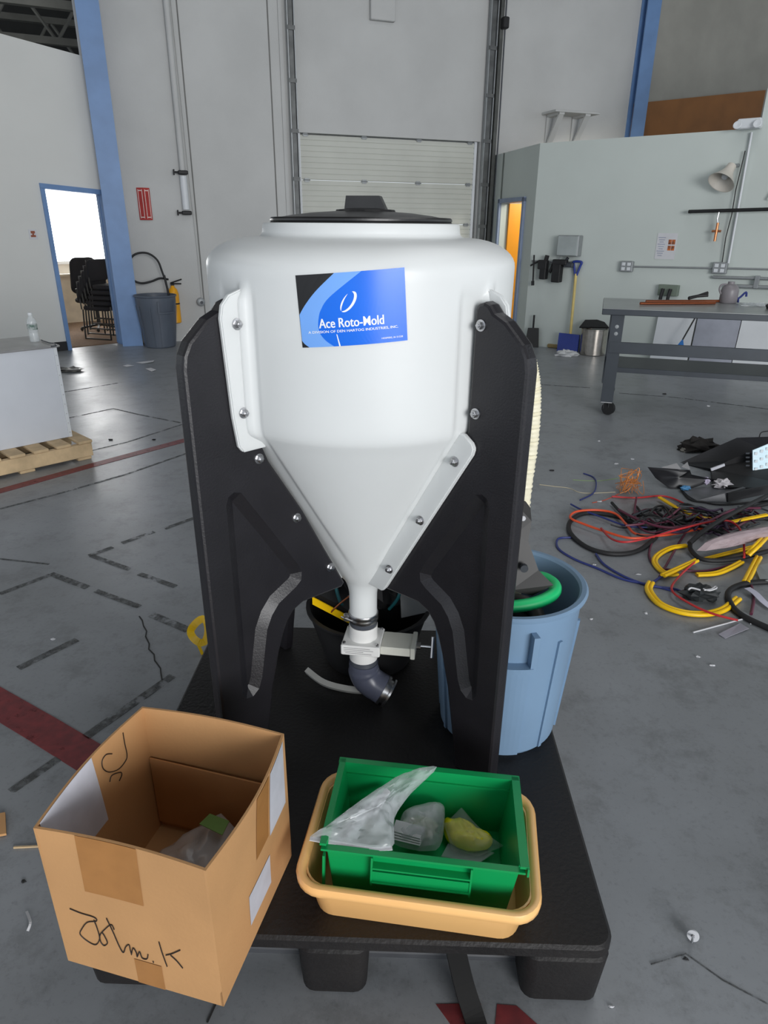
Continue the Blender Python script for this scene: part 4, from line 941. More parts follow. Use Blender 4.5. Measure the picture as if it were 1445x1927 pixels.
mb = MB(); mb.lathe([(.077, .26), (.077, .28)], seg=24, M=Me); mb.box((0, 0, .535), (.05, .05, .04), Me); mb.tube([Me @ Vector((-.02, -.02, .55)), Me @ Vector((.13, -.06, .60))], .01, 6); mb.tube([Me @ Vector((-.02, -.02, .54)), Me @ Vector((.12, -.06, .54))], .01, 6); mb.build('valve_head', m_blackm, ex)
hz = [(-.02, -.08, .30), (-.10, -.09, .62), (-.12, -.09, .70), (-.17, -.09, .86), (-.30, -.09, .95), (-.47, -.09, .92), (-.57, -.09, .76), (-.53, -.09, .62), (-.42, -.09, .56), (-.28, -.09, .58), (-.16, -.09, .62), (-.05, -.05, .60)]
mb = MB(); mb.tube(spline([Me @ Vector(p) for p in hz[1:]], 6), .014, 8); mb.build('hose', m_blackm, ex, smooth=60)
mb = MB(); mb.tube([Me @ Vector((-.10, -.09, .66)), Me @ Vector((-.06, -.09, .34))], .016, 8); mb.build('nozzle', m_blackm, ex)
# plywood board and shelf bracket on the back wall, right
c1, c2 = bk(1190, 195), bk(1438, 170); c3 = bk(1400, 236)
mb = MB(); y_ = -.02
mb.slab([bw(8.03, y_, 2.75), bw(c2[0], y_, 2.75), bw(c2[0], y_, c2[1]), bw(8.03, y_, 3.46)], .03); o = mb.build('plywood_board', mat('brown_plywood', (134, 88, 44), .7, var=.1, scale=3)); tag(o, 'brown plywood board on the back wall above the right room', 'board')
bt_, bz_ = bk(1058, 217); sb = thing('shelf_bracket', 'grey shelf on two triangular brackets high on the back wall', 'shelf', bw(bt_, 0, bz_-.5), YB)
mb = MB(); mb.bbox((bt_+.02, -.20, bz_+.0), (.80, .40, .03), .004, MBK); mb.build('shelf_board', m_wall, sb)
for s in (-.25, .22):
    mb = MB(); x = bt_+s
    for a, b in (((x, -.02, bz_-.03), (x, -.02, bz_-.55)), ((x, -.02, bz_-.5), (x, -.36, bz_-.03)), ((x, -.02, bz_-.03), (x, -.38, bz_-.03))):
        A, B_ = bw(*a), bw(*b); mb.ribbon([A, B_], .09, .03, MBK.to_3x3() @ Vector((1, 0, 0)) if False else (B_-A).cross(MBK.to_3x3() @ Vector((1, 0, 0))))
    mb.build('bracket', m_wall, sb)

# ================================================================== RIGHT WALL FITTINGS
def rr_(t, y, z): return MR @ Vector((t, y, z))
eb_ = thing('control_box', 'grey metal control box on the right wall', 'box', rr_(.60, -.07, 1.25), YR)
mb = MB(); mb.bbox((.60, -.07, 1.37), (.30, .14, .26), .008, MR); mb.build('enclosure', m_grey, eb_)
mb = MB(); mb.bbox((.60, -.145, 1.37), (.28, .012, .24), .004, MR); mb.build('cover', mat('box_cover', (158, 166, 166), .4), eb_)
mb = MB(); mb.tube(spline([rr_(.47, -.05, 1.25), rr_(.46, -.05, 1.18), rr_(.50, -.05, 1.15), rr_(.60, -.05, 1.15)], 5), .008, 6); mb.build('cable_tail', m_grey, eb_)
rl = thing('tool_rail', 'steel rail for hanging tools on the right wall', 'rail', rr_(.3, -.02, 1.13), YR)
mb = MB(); mb.bbox((.36, -.02, 1.15), (.62, .03, .04), .004, MR); mb.build('bar', m_grey, rl)
for x in (.08, .22, .36, .5, .64):
    mb = MB(); mb.tube([rr_(x, -.03, 1.15), rr_(x, -.09, 1.15), rr_(x, -.10, 1.17)], .006, 6); mb.build('hook', m_steel, rl)
def tool(lb, parts, name='hand_tool', mt=m_blackm):
    mb = MB()
    for kind, *a in parts:
        if kind == 'b': mb.bbox(a[0], a[1], .008, MR)
        else: mb.tube([rr_(*p) for p in a[0]], a[1], 8)
    o = mb.build(name, mt); tag(o, lb, 'tool')
tool('long thin rod tool at the left end of the tool rail', [('t', [(.10, -.09, 1.24), (.12, -.09, .86)], .012), ('t', [(.06, -.09, 1.10), (.17, -.09, 1.16)], .012), ('t', [(.115, -.09, .90), (.12, -.09, .84)], .022)])
tool('dark cordless drill hung second on the tool rail', [('b', (.25, -.09, 1.12), (.13, .09, .12)), ('b', (.27, -.09, 1.0), (.09, .10, .14)), ('t', [(.28, -.09, 1.15), (.30, -.09, 1.24)], .03)])
tool('bulky black tool hung at the right of the tool rail', [('b', (.47, -.09, 1.02), (.12, .11, .24)), ('b', (.50, -.09, 1.16), (.2, .08, .07)), ('t', [(.40, -.09, 1.14), (.36, -.09, 1.02)], .02)])
tool('small grey plug-like tool beside the control box cable', [('b', (.62, -.08, 1.13), (.13, .06, .06)), ('t', [(.56, -.08, 1.16), (.60, -.08, 1.22)], .02)], mt=m_dark)
sh = thing('shovel', 'shovel with blue grip, yellow shaft and blue blade leaning on the right wall', 'shovel', rr_(.80, -.15, 0), YR)
m_sblue = mat('shovel_blue', (38, 58, 140), .4)
mb = MB(); mb.tube(spline([rr_(.715, -.05, 1.00), rr_(.68, -.04, 1.12), rr_(.67, -.04, 1.17), rr_(.78, -.04, 1.17), rr_(.77, -.04, 1.12), rr_(.735, -.05, 1.00)], 4), .016, 8); mb.build('grip', m_sblue, sh, smooth=60)
mb = MB(); mb.tube([rr_(.725, -.05, 1.02), rr_(.78, -.13, .16)], .019, 10); mb.build('shaft', mat('pale_shaft', (212, 190, 120), .6), sh, smooth=60)
mb = MB(); mb.slab([rr_(.62, -.14, .24), rr_(.92, -.14, .24), rr_(.94, -.20, .02), rr_(.64, -.20, .0)], .03); mb.build('blade', m_sblue, sh)
dp = atz(1000, 652, 0)
mb = MB(); mb.slab([dp+Vector((-.11, -.02, .0)), dp+Vector((.09, -.05, .0)), dp+Vector((.08, .0, .26)), dp+Vector((-.07, .02, .26))], .05); dpo = mb.build('dustpan', m_blackm); tag(dpo, 'black upright dustpan by the room corner', 'dustpan')
mb = MB(); mb.tube([dp+Vector((0, .0, .22)), dp+Vector((.0, .01, .44))], .014, 8); mb.build('dustpan_handle', m_blackm, dpo)
pc = atz(1117, 664, 0)
pt = thing('steel_drum', 'shiny stainless steel drum on the floor by the shovel', 'drum', (pc.x-.06, pc.y-.12, 0))
mb = MB(); mb.lathe([(.16, 0), (.17, .01), (.172, .33), (.178, .335), (.178, .345), (.165, .345), (.16, .02), (0, .02)], seg=40); mb.build('drum_shell', mat('brushed_stainless', (196, 190, 182), .22, 1.0, var=.1, scale=20), pt, world=False, smooth=35)
mb = MB(); mb.slab([(.17, -.05, .36), (-.20, .05, .35), (-.10, .16, .43), (.12, .12, .44)], .02); mb.build('drum_lid', m_blackm, pt, world=False)
mb = MB(); mb.blob(atz(1066, 666, .03), (.15, .06, .05), 17, .5, floor=.002); o = mb.build('plastic_bag', mat('white_bag_film', (214, 216, 218), .35, alpha=.85)); tag(o, 'crumpled white plastic bag on the floor before the shovel', 'bag')
mb = MB(); mb.bbox((0, 0, .03), (.16, .05, .05), .01, frame(atz(1040, 655, 0), R_(-30))); o = mb.build('wood_offcut', mat('dull_wood', (142, 124, 84), .8)); tag(o, 'small tan wood offcut by the foot of the right wall', 'wood')
po = thing('instruction_poster', 'white notice sheet with four orange photos on the right wall', 'poster', rr_(1.85, -.003, 1.25), YR)
mb = MB(); mb.box((1.84, -.003, 1.39), (.24, .004, .30), MR); mb.build('sheet', m_paper, po)
m_pho = mat('poster_photo', (206, 112, 50), .5, rgb2=(70, 50, 46), scale=26)
for k in range(2):
    for j in range(2):
        mb = MB(); mb.box((1.882+.043*j, -.006, 1.44-.07*k-.05*0), (.038, .002, .055), MR); mb.build('photo_print', m_pho, po)
mb = MB()
for k in range(9): mb.box((1.78, -.006, 1.49-.026*k), (.09-.02*(k % 3), .002, .006), MR)
mb.build('text_print', mat('poster_text', (130, 140, 168), .6), po)
def outlet(t, z, lb):
    o = thing('outlet_box', lb, 'outlet', rr_(t, -.03, z-.07), YR)
    mb = MB(); mb.bbox((t, -.035, z), (.16, .07, .13), .008, MR); mb.build('box_body', m_grey, o)
    for x in (-.035, .035):
        for zz in (-.028, .028):
            mb = MB(); mb.bbox((t+x, -.073, z+zz), (.045, .008, .04), .003, MR); mb.build('receptacle', m_white, o)
outlet(1.40, 1.14, 'grey outlet box at the left end of the wall conduit')
outlet(2.52, 1.165, 'grey outlet box where the conduits cross on the right wall')
def conduit(pts, r, mt, lb, nm='conduit', cat='pipe'):
    mb = MB(); mb.tube([rr_(*p) for p in pts], r, 8); o = mb.build(nm, mt, smooth=60); tag(o, lb, cat)
conduit([(1.48, -.03, 1.14), (2.44, -.03, 1.16)], .011, m_grey, 'thin horizontal conduit between the two outlet boxes')
conduit([(2.60, -.03, 1.165), (4.2, -.03, 1.19)], .011, m_grey, 'thin conduit running right from the crossing outlet box')
conduit([(2.46, -.04, 1.06), (4.2, -.04, 1.09)], .018, m_grey, 'upper of the two lower grey pipes behind the bench')
conduit([(2.62, -.05, .97), (4.2, -.05, .99)], .022, m_grey, 'thicker lower grey pipe behind the bench')
conduit([(2.58, -.03, 2.58), (2.60, -.03, 1.22)], .013, m_white, 'white vertical conduit below the emergency light')
conduit([(2.55, -.04, 2.40), (2.53, -.04, 2.0), (2.54, -.05, 1.75), (2.52, -.04, 1.5), (2.53, -.03, 1.23)], .006, m_blackm, 'black cable hanging beside the white vertical conduit', 'cable', 'cable')
conduit([(2.07, -.01, 1.78), (2.07, -.10, 1.78), (4.2, -.10, 1.83)], .019, m_blackm, 'black horizontal pipe across the right wall')
conduit([(2.92, -.03, 2.6), (2.92, -.03, 2.0), (2.88, -.03, 1.90)], .016, m_wallR, 'pale short conduit at the right edge above the black pipe')
for x in (2.95, 3.3):
    mb = MB(); mb.bbox((x, -.06, 1.03), (.05, .04, .14), .004, MR); o = mb.build('pipe_clip', m_grey); tag(o, 'grey clip holding the lower pipes, %s one' % ('left' if x < 3 else 'right'), 'clip')
cv = thing('copper_valve', 'copper drain fitting hanging under the black pipe', 'valve', rr_(2.42, -.10, 1.45), YR)
mb = MB(); mb.tube([rr_(2.42, -.10, 1.66), rr_(2.42, -.10, 1.46)], .016, 8); mb.tube([rr_(2.37, -.10, 1.57), rr_(2.47, -.10, 1.57)], .013, 8); mb.build('fitting', mat('copper', (200, 132, 92), .3, .9), cv, smooth=50)
mb = MB(); mb.tube([rr_(2.41, -.10, 1.78), rr_(2.405, -.10, 1.70), rr_(2.42, -.10, 1.65)], .008, 6); mb.build('drop_tube', m_steel, cv)
el_ = thing('emergency_light', 'cream emergency light at the top corner of the right wall', 'lamp', rr_(2.55, -.06, 2.58), YR)
mb = MB(); mb.bbox((2.55, -.06, 2.66), (.24, .12, .10), .01, MR); mb.build('lamp_housing', m_white, el_)
for s in (-.10, .10):
    mb = MB(); mb.lathe([(.025, 0), (.045, .05), (.04, .055), (0, .05)], seg=16, M=MR @ Matrix.Translation((2.55+s, -.12, 2.63)) @ Matrix.Rotation(R_(70), 4, 'X')); mb.build('lamp_head', m_white, el_, smooth=40)
hn = thing('horn_lamp', 'pale bell-shaped wall lamp on the right wall', 'lamp', rr_(2.44, -.02, 2.12), YR)
Mh = MR @ Matrix.Translation((2.45, -.10, 2.24)) @ Matrix.Rotation(R_(-38), 4, 'X') @ Matrix.Rotation(R_(12), 4, 'Y') @ Matrix.Rotation(math.pi, 4, 'X')
m_horn = mat('horn_cream', (206, 200, 190), .4)
mb = MB(); mb.lathe([(0, -.02), (.05, -.015), (.055, .05), (.075, .10), (.105, .15), (.145, .21), (.15, .215), (.142, .213), (.10, .155), (.068, .10), (.04, .06), (0, .05)], seg=32, M=Mh); mb.build('bell', m_horn, hn, smooth=40)
mb = MB(); mb.lathe([(.035, .05), (.038, .13), (.03, .15), (0, .155)], seg=20, M=Mh); mb.build('bulb', m_white, hn, smooth=40)
mb = MB(); mb.tube([rr_(2.50, 0, 2.26), rr_(2.46, -.09, 2.25)], .02, 8); mb.build('bracket', m_grey, hn)
dbx = thing('plug_box', 'green-grey outlet box with two black plugs above the bench', 'outlet', rr_(1.98, -.04, .78), YR)
mb = MB(); mb.bbox((1.97, -.04, .88), (.24, .08, .13), .006, MR); mb.build('box_body', mat('green_grey', (112, 124, 112), .5), dbx)
for x in (-.05, .04):
    mb = MB(); mb.tube([rr_(1.97+x, -.10, .90), rr_(1.96+x, -.12, .80), rr_(1.955+x, -.12, .65)], .022, 8); mb.build('plug', m_blackm, dbx)
for k, (t0_, t1_, mt, lb) in enumerate(((1.90, 2.36, m_white, 'white panel leaning on the right wall, left of three'), (2.38, 2.87, mat('grey_panel_blue', (158, 162, 174), .5), 'blue-grey panel leaning on the right wall between two white ones'), (2.88, 3.45, m_white, 'white panel leaning on the right wall, right of three'))):
    mb = MB(); mb.slab([rr_(t0_, -.12, .0), rr_(t1_, -.12, .0), rr_(t1_, -.03, .72), rr_(t0_, -.03, .72)], .02); o = mb.build('leaning_panel', mt); tag(o, lb, 'panel')
br = thing('squeegee', 'blue squeegee with dark stick behind the workbench', 'squeegee', rr_(2.2, -.3, 0), YR); m_sq = mat('bright_blue', (40, 120, 200), .4)
mb = MB(); mb.tube([rr_(2.42, -.15, .72), rr_(2.30, -.26, .33)], .009, 6); mb.build('stick', m_blackm, br)
mb = MB(); mb.slab([rr_(2.30, -.25, .34), rr_(2.33, -.26, .24), rr_(2.24, -.26, .24)], .02); mb.build('head', m_sq, br)
mb = MB(); mb.bbox((2.12, -.28, .03), (.28, .06, .06), .01, MR); mb.build('foot', m_sq, br)

# ================================================================== WORKBENCH
YW = R_(-17); MW = frame((1.99, 6.10, 0), YW)
wbn = thing('workbench', 'dark grey steel workbench on castors at the right', 'workbench', MW @ Vector((.9, .35, 0)), YW)
m_wb = mat('bench_grey', (58, 64, 71), .45, .2, var=.08, scale=6); m_wtop = mat('bench_top', (150, 154, 154), .3, .3, var=.08, scale=5)
mb = MB(); mb.bbox((.86, .46, .925), (1.92, 1.0, .05), .004, MW); mb.build('frame_edge', m_wb, wbn)
mb = MB(); mb.box((.86, .46, .952), (1.915, .995, .004), MW); mb.build('top_plate', m_wtop, wbn)
for x in (.04, 1.70):
    for y in (.03, .88):
        mb = MB(); mb.box((x, y-.035, .515), (.105, .006, .77), MW); mb.box((x-.05, y, .515), (.006, .075, .77), MW); mb.box((x+.05, y, .515), (.006, .05, .77), MW); lg = mb.build('leg', m_wb, wbn)
        for z in (.74, .80):
            mb = MB(); mb.lathe([(.016, 0), (.016, .002), (0, .003)], seg=14, M=MW @ Matrix.Translation((x, y-.038, z)) @ Matrix.Rotation(R_(90), 4, 'X')); mb.build('leg_hole', m_grey, lg)
        mb = MB(); mb.bbox((x, y, .126), (.10, .10, .008), .002, MW)
        for s in (-.022, .022): mb.slab([MW @ Vector((x+s, y-.03, .124)), MW @ Vector((x+s, y+.04, .124)), MW @ Vector((x+s, y+.045, .05)), MW @ Vector((x+s, y+.015, .05))], .003)
        cs = mb.build('castor', m_steel, wbn)
        mb = MB(); mb.tube([MW @ Vector((x+.018, y+.005, .060)), MW @ Vector((x+.034, y+.038, .060))], .059, 20); mb.build('wheel', m_blackm, cs, smooth=40)
mb = MB(); mb.bbox((.87, .0, .62), (1.75, .02, .10), .003, MW); mb.bbox((.87, .06, .575), (1.75, .12, .008), .002, MW); mb.build('front_stringer', m_wb, wbn)
mb = MB(); mb.box((.87, .56, .40), (1.72, .62, .006), MW); mb.bbox((.87, .25, .38), (1.72, .008, .045), .002, MW); mb.build('lower_shelf', m_wb, wbn)
for x in (.04, 1.70):
    mb = MB(); mb.bbox((x, .455, .62), (.05, .8, .08), .003, MW); mb.build('side_rail', m_wb, wbn); mb = MB(); mb.bbox((x, .455, .37), (.05, .8, .05), .003, MW); mb.build('side_rail', m_wb, wbn)
cz = .955
def onb(px, py, dz=0.0):
    q = MW.inverted() @ atz(px, py, cz); q.y = min(q.y, .86); q.z = cz+dz; return MW @ q
m_cop = mat('copper_tube', (172, 100, 68), .28, .85)
for k, (a, b) in enumerate((((1204, 574), (1345, 573)), ((1215, 570), (1352, 567)))):
    mb = MB(); mb.tube([onb(*a, .014), onb(*b, .014)], .013, 10); o = mb.build('copper_pipe', m_cop, smooth=60); tag(o, ('front', 'rear')[k]+' copper pipe lying on the workbench', 'pipe')
mb = MB(); c_ = onb(1310, 566, .03); mb.tube([c_+Vector((-.09, 0, 0)), c_+Vector((0, .02, .02)), c_+Vector((.10, .04, .05))], .014, 7); mb.tube([c_+Vector((-.07, .05, 0)), c_+Vector((.0, .02, .02)), c_+Vector((.09, 0, .03))], .014, 7); o = mb.build('pliers', m_blackm); tag(o, 'black pliers lying on the copper pipes', 'pliers')
jc = onb(1358, 563); jg = thing('grey_jug', 'grey plastic jug standing on the workbench', 'jug', (jc.x, jc.y, cz))
mb = MB(); mb.lathe([(.070, 0), (.078, .01), (.078, .11), (.070, .14), (.045, .165), (.03, .17), (.03, .19), (0, .19)], seg=28); mb.build('jug_body', mat('jug_grey', (128, 124, 128), .4), jg, world=False, smooth=40)
mb = MB(); mb.tube(spline([(-.04, 0, .165), (-.09, 0, .16), (-.10, 0, .12), (-.078, 0, .08)], 4), .009, 6); mb.build('jug_handle', mat('jug_grey', (128, 124, 128)), jg, world=False)
c_ = onb(1378, 564); mb = MB(); mb.tube(spline([c_+Vector((-.07, 0, .012)), c_+Vector((0, 0, .05)), c_+Vector((.05, .0, .10)), c_+Vector((.06, 0, .06))], 4), .010, 6); mb.tube([c_+Vector((-.01, 0, .04)), c_+Vector((.0, .01, .008))], .009, 6); o = mb.build('spring_clamp', m_bluec); tag(o, 'small blue clamp beside the grey jug', 'clamp')
mb = MB(); mb.blob(onb(1418, 576, .012), (.10, .05, .018), 41, .5, floor=cz+.001); o = mb.build('clear_wrap', m_clear); tag(o, 'clear plastic wrap on the workbench near the right edge', 'wrapping')
mb = MB(); mb.blob(onb(1449, 582, .02), (.04, .035, .03), 42, .2, floor=cz+.001); o = mb.build('black_plug', m_blackm); tag(o, 'small black object on the workbench at the photo edge', 'plug')

# ================================================================== CABLE PILE AND SCRAP (right floor)
def c6(x, y): return (965+x*.3322, 760+y*.3322)
def cable(pts, r, mt, lb, z=0.0, hump=0.0, n=6, two=False, name='cable'):
    P = []
    for i, (x, y) in enumerate(pts):
        px, py = c6(x, y); zz = r+z+hump*math.sin(math.pi*i/max(1, len(pts)-1)); P.append(atz(px, py, zz))
    S = spline(P, n); mb = MB()
    if two:
        for s in (-1, 1):
            Q = []
            for i, p in enumerate(S):
                t = (S[min(i+1, len(S)-1)]-S[max(i-1, 0)]); sd = Vector((-t.y, t.x, 0)).normalized(); Q.append(p+sd*s*r*.9)
            mb.tube(Q, r, 8)
    else: mb.tube(S, r, 8)
    o = mb.build(name, mt, smooth=60); tag(o, lb, 'cable'); return o
cable([(860, 690), (740, 700), (600, 640), (420, 618), (330, 660), (325, 730), (420, 812), (560, 850), (700, 835), (800, 765), (850, 700), (1000, 655), (1150, 640), (1300, 600), (1480, 555)], .013, m_blackm, 'thick black cable in a wide loop at the left of the pile')
cable([(800, 752), (660, 760), (520, 722), (400, 680), (325, 645), (360, 610), (480, 602), (580, 622), (640, 680), (700, 738), (850, 745), (1000, 720), (1150, 690)], .007, m_orange, 'bright orange cable looping at the left of the pile', .022)
cable([(500, 705), (560, 765), (650, 782), (800, 750), (960, 705), (1180, 660), (1270, 690), (1305, 770), (1310, 870)], .006, m_red, 'red cable ending in a drop over the grey bag', .03, .05)
cable([(560, 525), (700, 532), (850, 522), (960, 560), (1080, 640)], .006, m_red, 'short red cable across the back of the pile', .005)
cable([(790, 775), (772, 860), (820, 925), (950, 942), (1100, 945), (1285, 898)], .006, m_maroon, 'maroon cable curving under the yellow cables', .003)
cable([(1030, 895), (940, 980), (900, 1055), (1000, 1130), (1130, 1188), (1275, 1226)], .0055, m_red, 'thin red cable crossing the front yellow loop', .026)
cable([(985, 803), (900, 815), (830, 850), (802, 890), (830, 935), (880, 965), (930, 962)], .0085, m_yellow, 'yellow twin cable in the small upper curl', .004, two=True)
cable([(850, 972), (950, 928), (1040, 886)], .0085, m_yellow, 'short straight yellow twin cable below the small curl', .02, two=True)
cable([(1042, 968), (1150, 960), (1230, 930), (1295, 895)], .0085, m_yellow, 'short yellow twin cable in the middle of the front loop', .004, two=True)
cable([(782, 1012), (770, 1055), (830, 1130), (950, 1178), (1080, 1190), (1190, 1165), (1275, 1102)], .010, m_yellow, 'large bright yellow twin cable loop nearest the camera', .003, two=True)
cable([(1085, 880), (1250, 838), (1400, 800)], .0075, m_yellow, 'dull yellow twin cable lying under the grey bag', .004, two=True)
cable([(1330, 855), (1400, 785), (1480, 700)], .010, m_yellow, 'yellow twin cable rising at the right photo edge', .03, .05, two=True)
cable([(1392, 868), (1355, 940), (1320, 1010)], .010, m_yellow, 'short upright yellow twin cable right of the front loop', .01, two=True)
cable([(830, 530), (950, 600), (1060, 642), (1150, 652)], .007, m_yellow, 'yellow cable at the back of the pile near the black shell', .02, two=True)
cable([(1240, 668), (1340, 648), (1440, 628)], .007, m_yellow, 'yellow cable above the grey bag', .04, two=True)
cable([(400, 394), (455, 415), (472, 450), (455, 505), (380, 545)], .0045, m_bluec, 'thin blue cable tail at the far left of the pile')
cable([(328, 568), (390, 600), (500, 640), (640, 690), (760, 700)], .0055, m_bluec, 'blue cable entering the black loop from the left', .015)
cable([(330, 757), (255, 765), (258, 820), (350, 880), (480, 932), (620, 992), (780, 1026), (915, 1062)], .006, m_bluec, 'long dark blue cable in front of the black loop')
cable([(470, 850), (520, 912), (640, 982), (780, 1030), (930, 1052), (1010, 1110)], .006, m_bluec, 'second dark blue cable beside the long blue one', .002)
cable([(1480, 1005), (1320, 1018), (1225, 1060), (1232, 1130), (1300, 1200), (1480, 1285)], .014, m_blackm, 'thick black cable in the loop at the lower right edge')
cable([(1005, 785), (1010, 830), (1080, 882), (1250, 880), (1480, 825)], .012, m_blackm, 'black cable running under the yellow cables to the right', .01)
cable([(1000, 790), (1080, 722), (1200, 645), (1350, 565), (1480, 500)], .013, m_blackm, 'black cable crossing diagonally over the grey bag', .05, .04)
cable([(560, 560), (640, 640), (760, 700), (880, 640), (960, 570), (1050, 590), (1160, 620)], .009, m_blackm, 'black cable snaking through the back of the pile', .01)
cable([(600, 600), (720, 660), (860, 700), (1000, 690), (1120, 660), (1250, 600), (1400, 590)], .008, m_maroon, 'maroon cable through the middle of the pile', .03, .02)
cable([(700, 530), (690, 620), (720, 700), (800, 730), (920, 700), (1050, 690)], .006, m_maroon, 'maroon cable hooking down beside the orange one', .025)
cable([(820, 620), (900, 660), (1050, 700), (1150, 720), (1300, 660), (1450, 650)], .011, m_blackm, 'black cable buried in the middle of the pile', .005)
cable([(950, 480), (1000, 540), (1080, 556), (1200, 570), (1480, 545)], .006, m_blackm, 'black cable along the front of the black shell', .002)
cable([(780, 1020), (860, 965), (900, 950)], .006, m_bluec, 'short blue cable joining the yellow curl and front loop', .004)
cable([(830, 980), (1000, 700), (1100, 660)], .006, m_maroon, 'thin maroon cable under the yellow curl', .0)
cable([(150, 457), (240, 468), (320, 478), (400, 505), (580, 500)], .0022, mat('pale_wire', (196, 186, 160), .5), 'pale thin wire stretching left of the wire tuft')
cable([(340, 430), (480, 436), (600, 420)], .002, mat('green_wire', (140, 168, 110), .5), 'thin green wire left of the wire tuft')
cable([(450, 560), (520, 545), (600, 510)], .002, m_orange, 'thin orange wire at the foot of the wire tuft')
cable([(1020, 1295), (1180, 1252), (1340, 1212), (1348, 1245)], .0035, m_paper, 'white cable tie lying at the front of the pile', name='cable_tie')
cable([(1350, 1030), (1365, 1100), (1350, 1190)], .007, m_maroon, 'dark red cable at the lower right edge', .0)
# extra tangle: countless thin leads buried in the middle of the pile
rnd = random.Random(4); mb = MB()
for k in range(34):
    cx, cy = rnd.uniform(640, 1350), rnd.uniform(590, 740); P = []
    for i in range(5):
        px, py = c6(cx+(i-2)*rnd.uniform(30, 90), cy+rnd.uniform(-35, 35)); P.append(atz(px, py, .008+rnd.uniform(0, .05)))
    mb.cur = k % 4; mb.tube(spline(P, 5), rnd.uniform(.004, .008), 6)
o = mb.build('lead_tangle', [m_blackm, m_maroon, mat('purple_lead', (66, 44, 74), .5), m_dark], smooth=60); tag(o, 'tangle of dark thin leads in the middle of the pile', 'cable', kind='stuff')
# orange wire tuft
mb = MB(); tc_ = atz(*c6(650, 505), 0)
for k in range(16):
    P = [tc_+Vector((rnd.uniform(-.06, .06), rnd.uniform(-.05, .05), .004))]
    for i in range(4): P.append(tc_+Vector((rnd.uniform(-.08, .08), rnd.uniform(-.07, .07), rnd.uniform(.02, .16))))
    mb.tube(spline(P, 6), .0018, 5)
o = mb.build('wire_tuft', mat('orange_wire', (206, 130, 62), .4, .3)); tag(o, 'tuft of thin orange wire standing behind the cable pile', 'wire', kind='stuff')
# black shell and lid pieces
def k2(x, y): return (1205+x*.1661, 800+y*.1661)
def kz(x, y, z): return atz(*k2(x, y), z)
def ky(x, y, Y): return aty(*k2(x, y), Y)
sh_ = thing('appliance_shell', 'broken black plastic appliance shell with pale keypad at the right edge', 'appliance', kz(900, 700, 0))
m_shell = mat('shell_black', (30, 31, 35), .38, var=.15, scale=8)
mb = MB(); mb.slab([ky(430, 440, 4.75), ky(1090, 150, 4.85), ky(1700, 130, 4.85), ky(1700, 420, 4.7), ky(1180, 400, 4.6), ky(800, 500, 4.55)], .012); mb.build('rear_cover', m_shell, sh_)
mb = MB(); mb.slab([ky(800, 500, 4.55), ky(1180, 330, 4.56), ky(1700, 300, 4.60), kz(1700, 690, .03), kz(1180, 720, .03), kz(820, 690, .04)], .012); mb.build('inner_panel', m_blackm, sh_)
mb = MB(); A_ = [kz(80, 475, .12), kz(300, 490, .13), kz(560, 510, .13), kz(580, 560, .12), kz(860, 620, .06), kz(560, 725, .006), kz(330, 720, .006), kz(170, 600, .05)]
mb.pillow(A_, .012, nz=.0, sub=2); mb.build('front_shell', m_shell, sh_, smooth=50)
mb = MB(); mb.slab([kz(240, 480, .135), kz(410, 435, .16), kz(460, 500, .14)], .006); mb.slab([kz(470, 470, .15), kz(530, 420, .16), kz(560, 500, .14)], .006); mb.build('torn_label', mat('grey_label', (150, 150, 152), .5), sh_)
mb = MB(); mb.slab([ky(800, 520, 4.50), ky(955, 460, 4.50), ky(950, 435, 4.50), ky(795, 490, 4.50)], .01); mb.build('silver_bar', mat('silver_bar', (196, 198, 206), .3), sh_)
kp0, kp1, kp2, kp3 = ky(1268, 285, 4.48), ky(1560, 165, 4.48), ky(1560, 560, 4.42), ky(1270, 680, 4.42)
mb = MB(); mb.slab([kp0, kp1, kp2, kp3], .012); kpd = mb.build('keypad', mat('keypad_ice', (190, 222, 236), .35, var=.05, scale=12), sh_)
for i in range(3):
    for j in range(4):
        a, b = (.12+.22*i, .12+.22*j); p = kp0.lerp(kp1, a).lerp(kp3.lerp(kp2, a), b); mb = MB(); mb.bbox((0, 0, 0), (.022, .006, .02), .002, Matrix.Translation(p+Vector((0, -.008, 0)))); mb.build('key', mat('key_white', (226, 236, 242), .4), kpd)
for j in range(8):
    p = ky(1215, 320+46*j, 4.50-.007*j); mb = MB(); mb.bbox((0, 0, 0), (.03, .008, .012), .002, Matrix.Translation(p)); mb.build('side_button', m_dark, sh_)
mb = MB(); mb.slab([kz(985, 770, .07), kz(1700, 620, .07), kz(1700, 720, .01), kz(985, 870, .01)], .012); mb.build('front_lip', m_blackm, sh_)
mb = MB(); mb.slab([kz(460, 725, .01), kz(1150, 700, .02), kz(1190, 715, .06), kz(975, 775, .06), kz(980, 865, .01), kz(640, 860, .008), kz(540, 800, .008)], .008); o = mb.build('grey_tray', mat('tray_grey', (110, 112, 116), .4, var=.15, scale=10)); tag(o, 'grey plastic tray in front of the black shell', 'tray')
mb = MB(); mb.blob(kz(930, 665, .05), (.055, .035, .028), 51, .5); o = mb.build('crumpled_foil', mat('foil', (190, 186, 190), .35)); tag(o, 'crumpled silver foil on the grey tray', 'foil')
mb = MB(); mb.blob(kz(745, 635, .05), (.022, .02, .025), 52, .4); o = mb.build('tissue', mat('tissue_lilac', (196, 188, 210), .6)); tag(o, 'small pale tissue beside the foil on the grey tray', 'tissue')
mb = MB(); mb.blob(kz(510, 712, .03), (.035, .02, .015), 53, .3); o = mb.build('blue_cap', mat('cap_blue', (70, 130, 176), .4)); tag(o, 'small light blue plastic cap at the tip of the grey tray', 'cap')
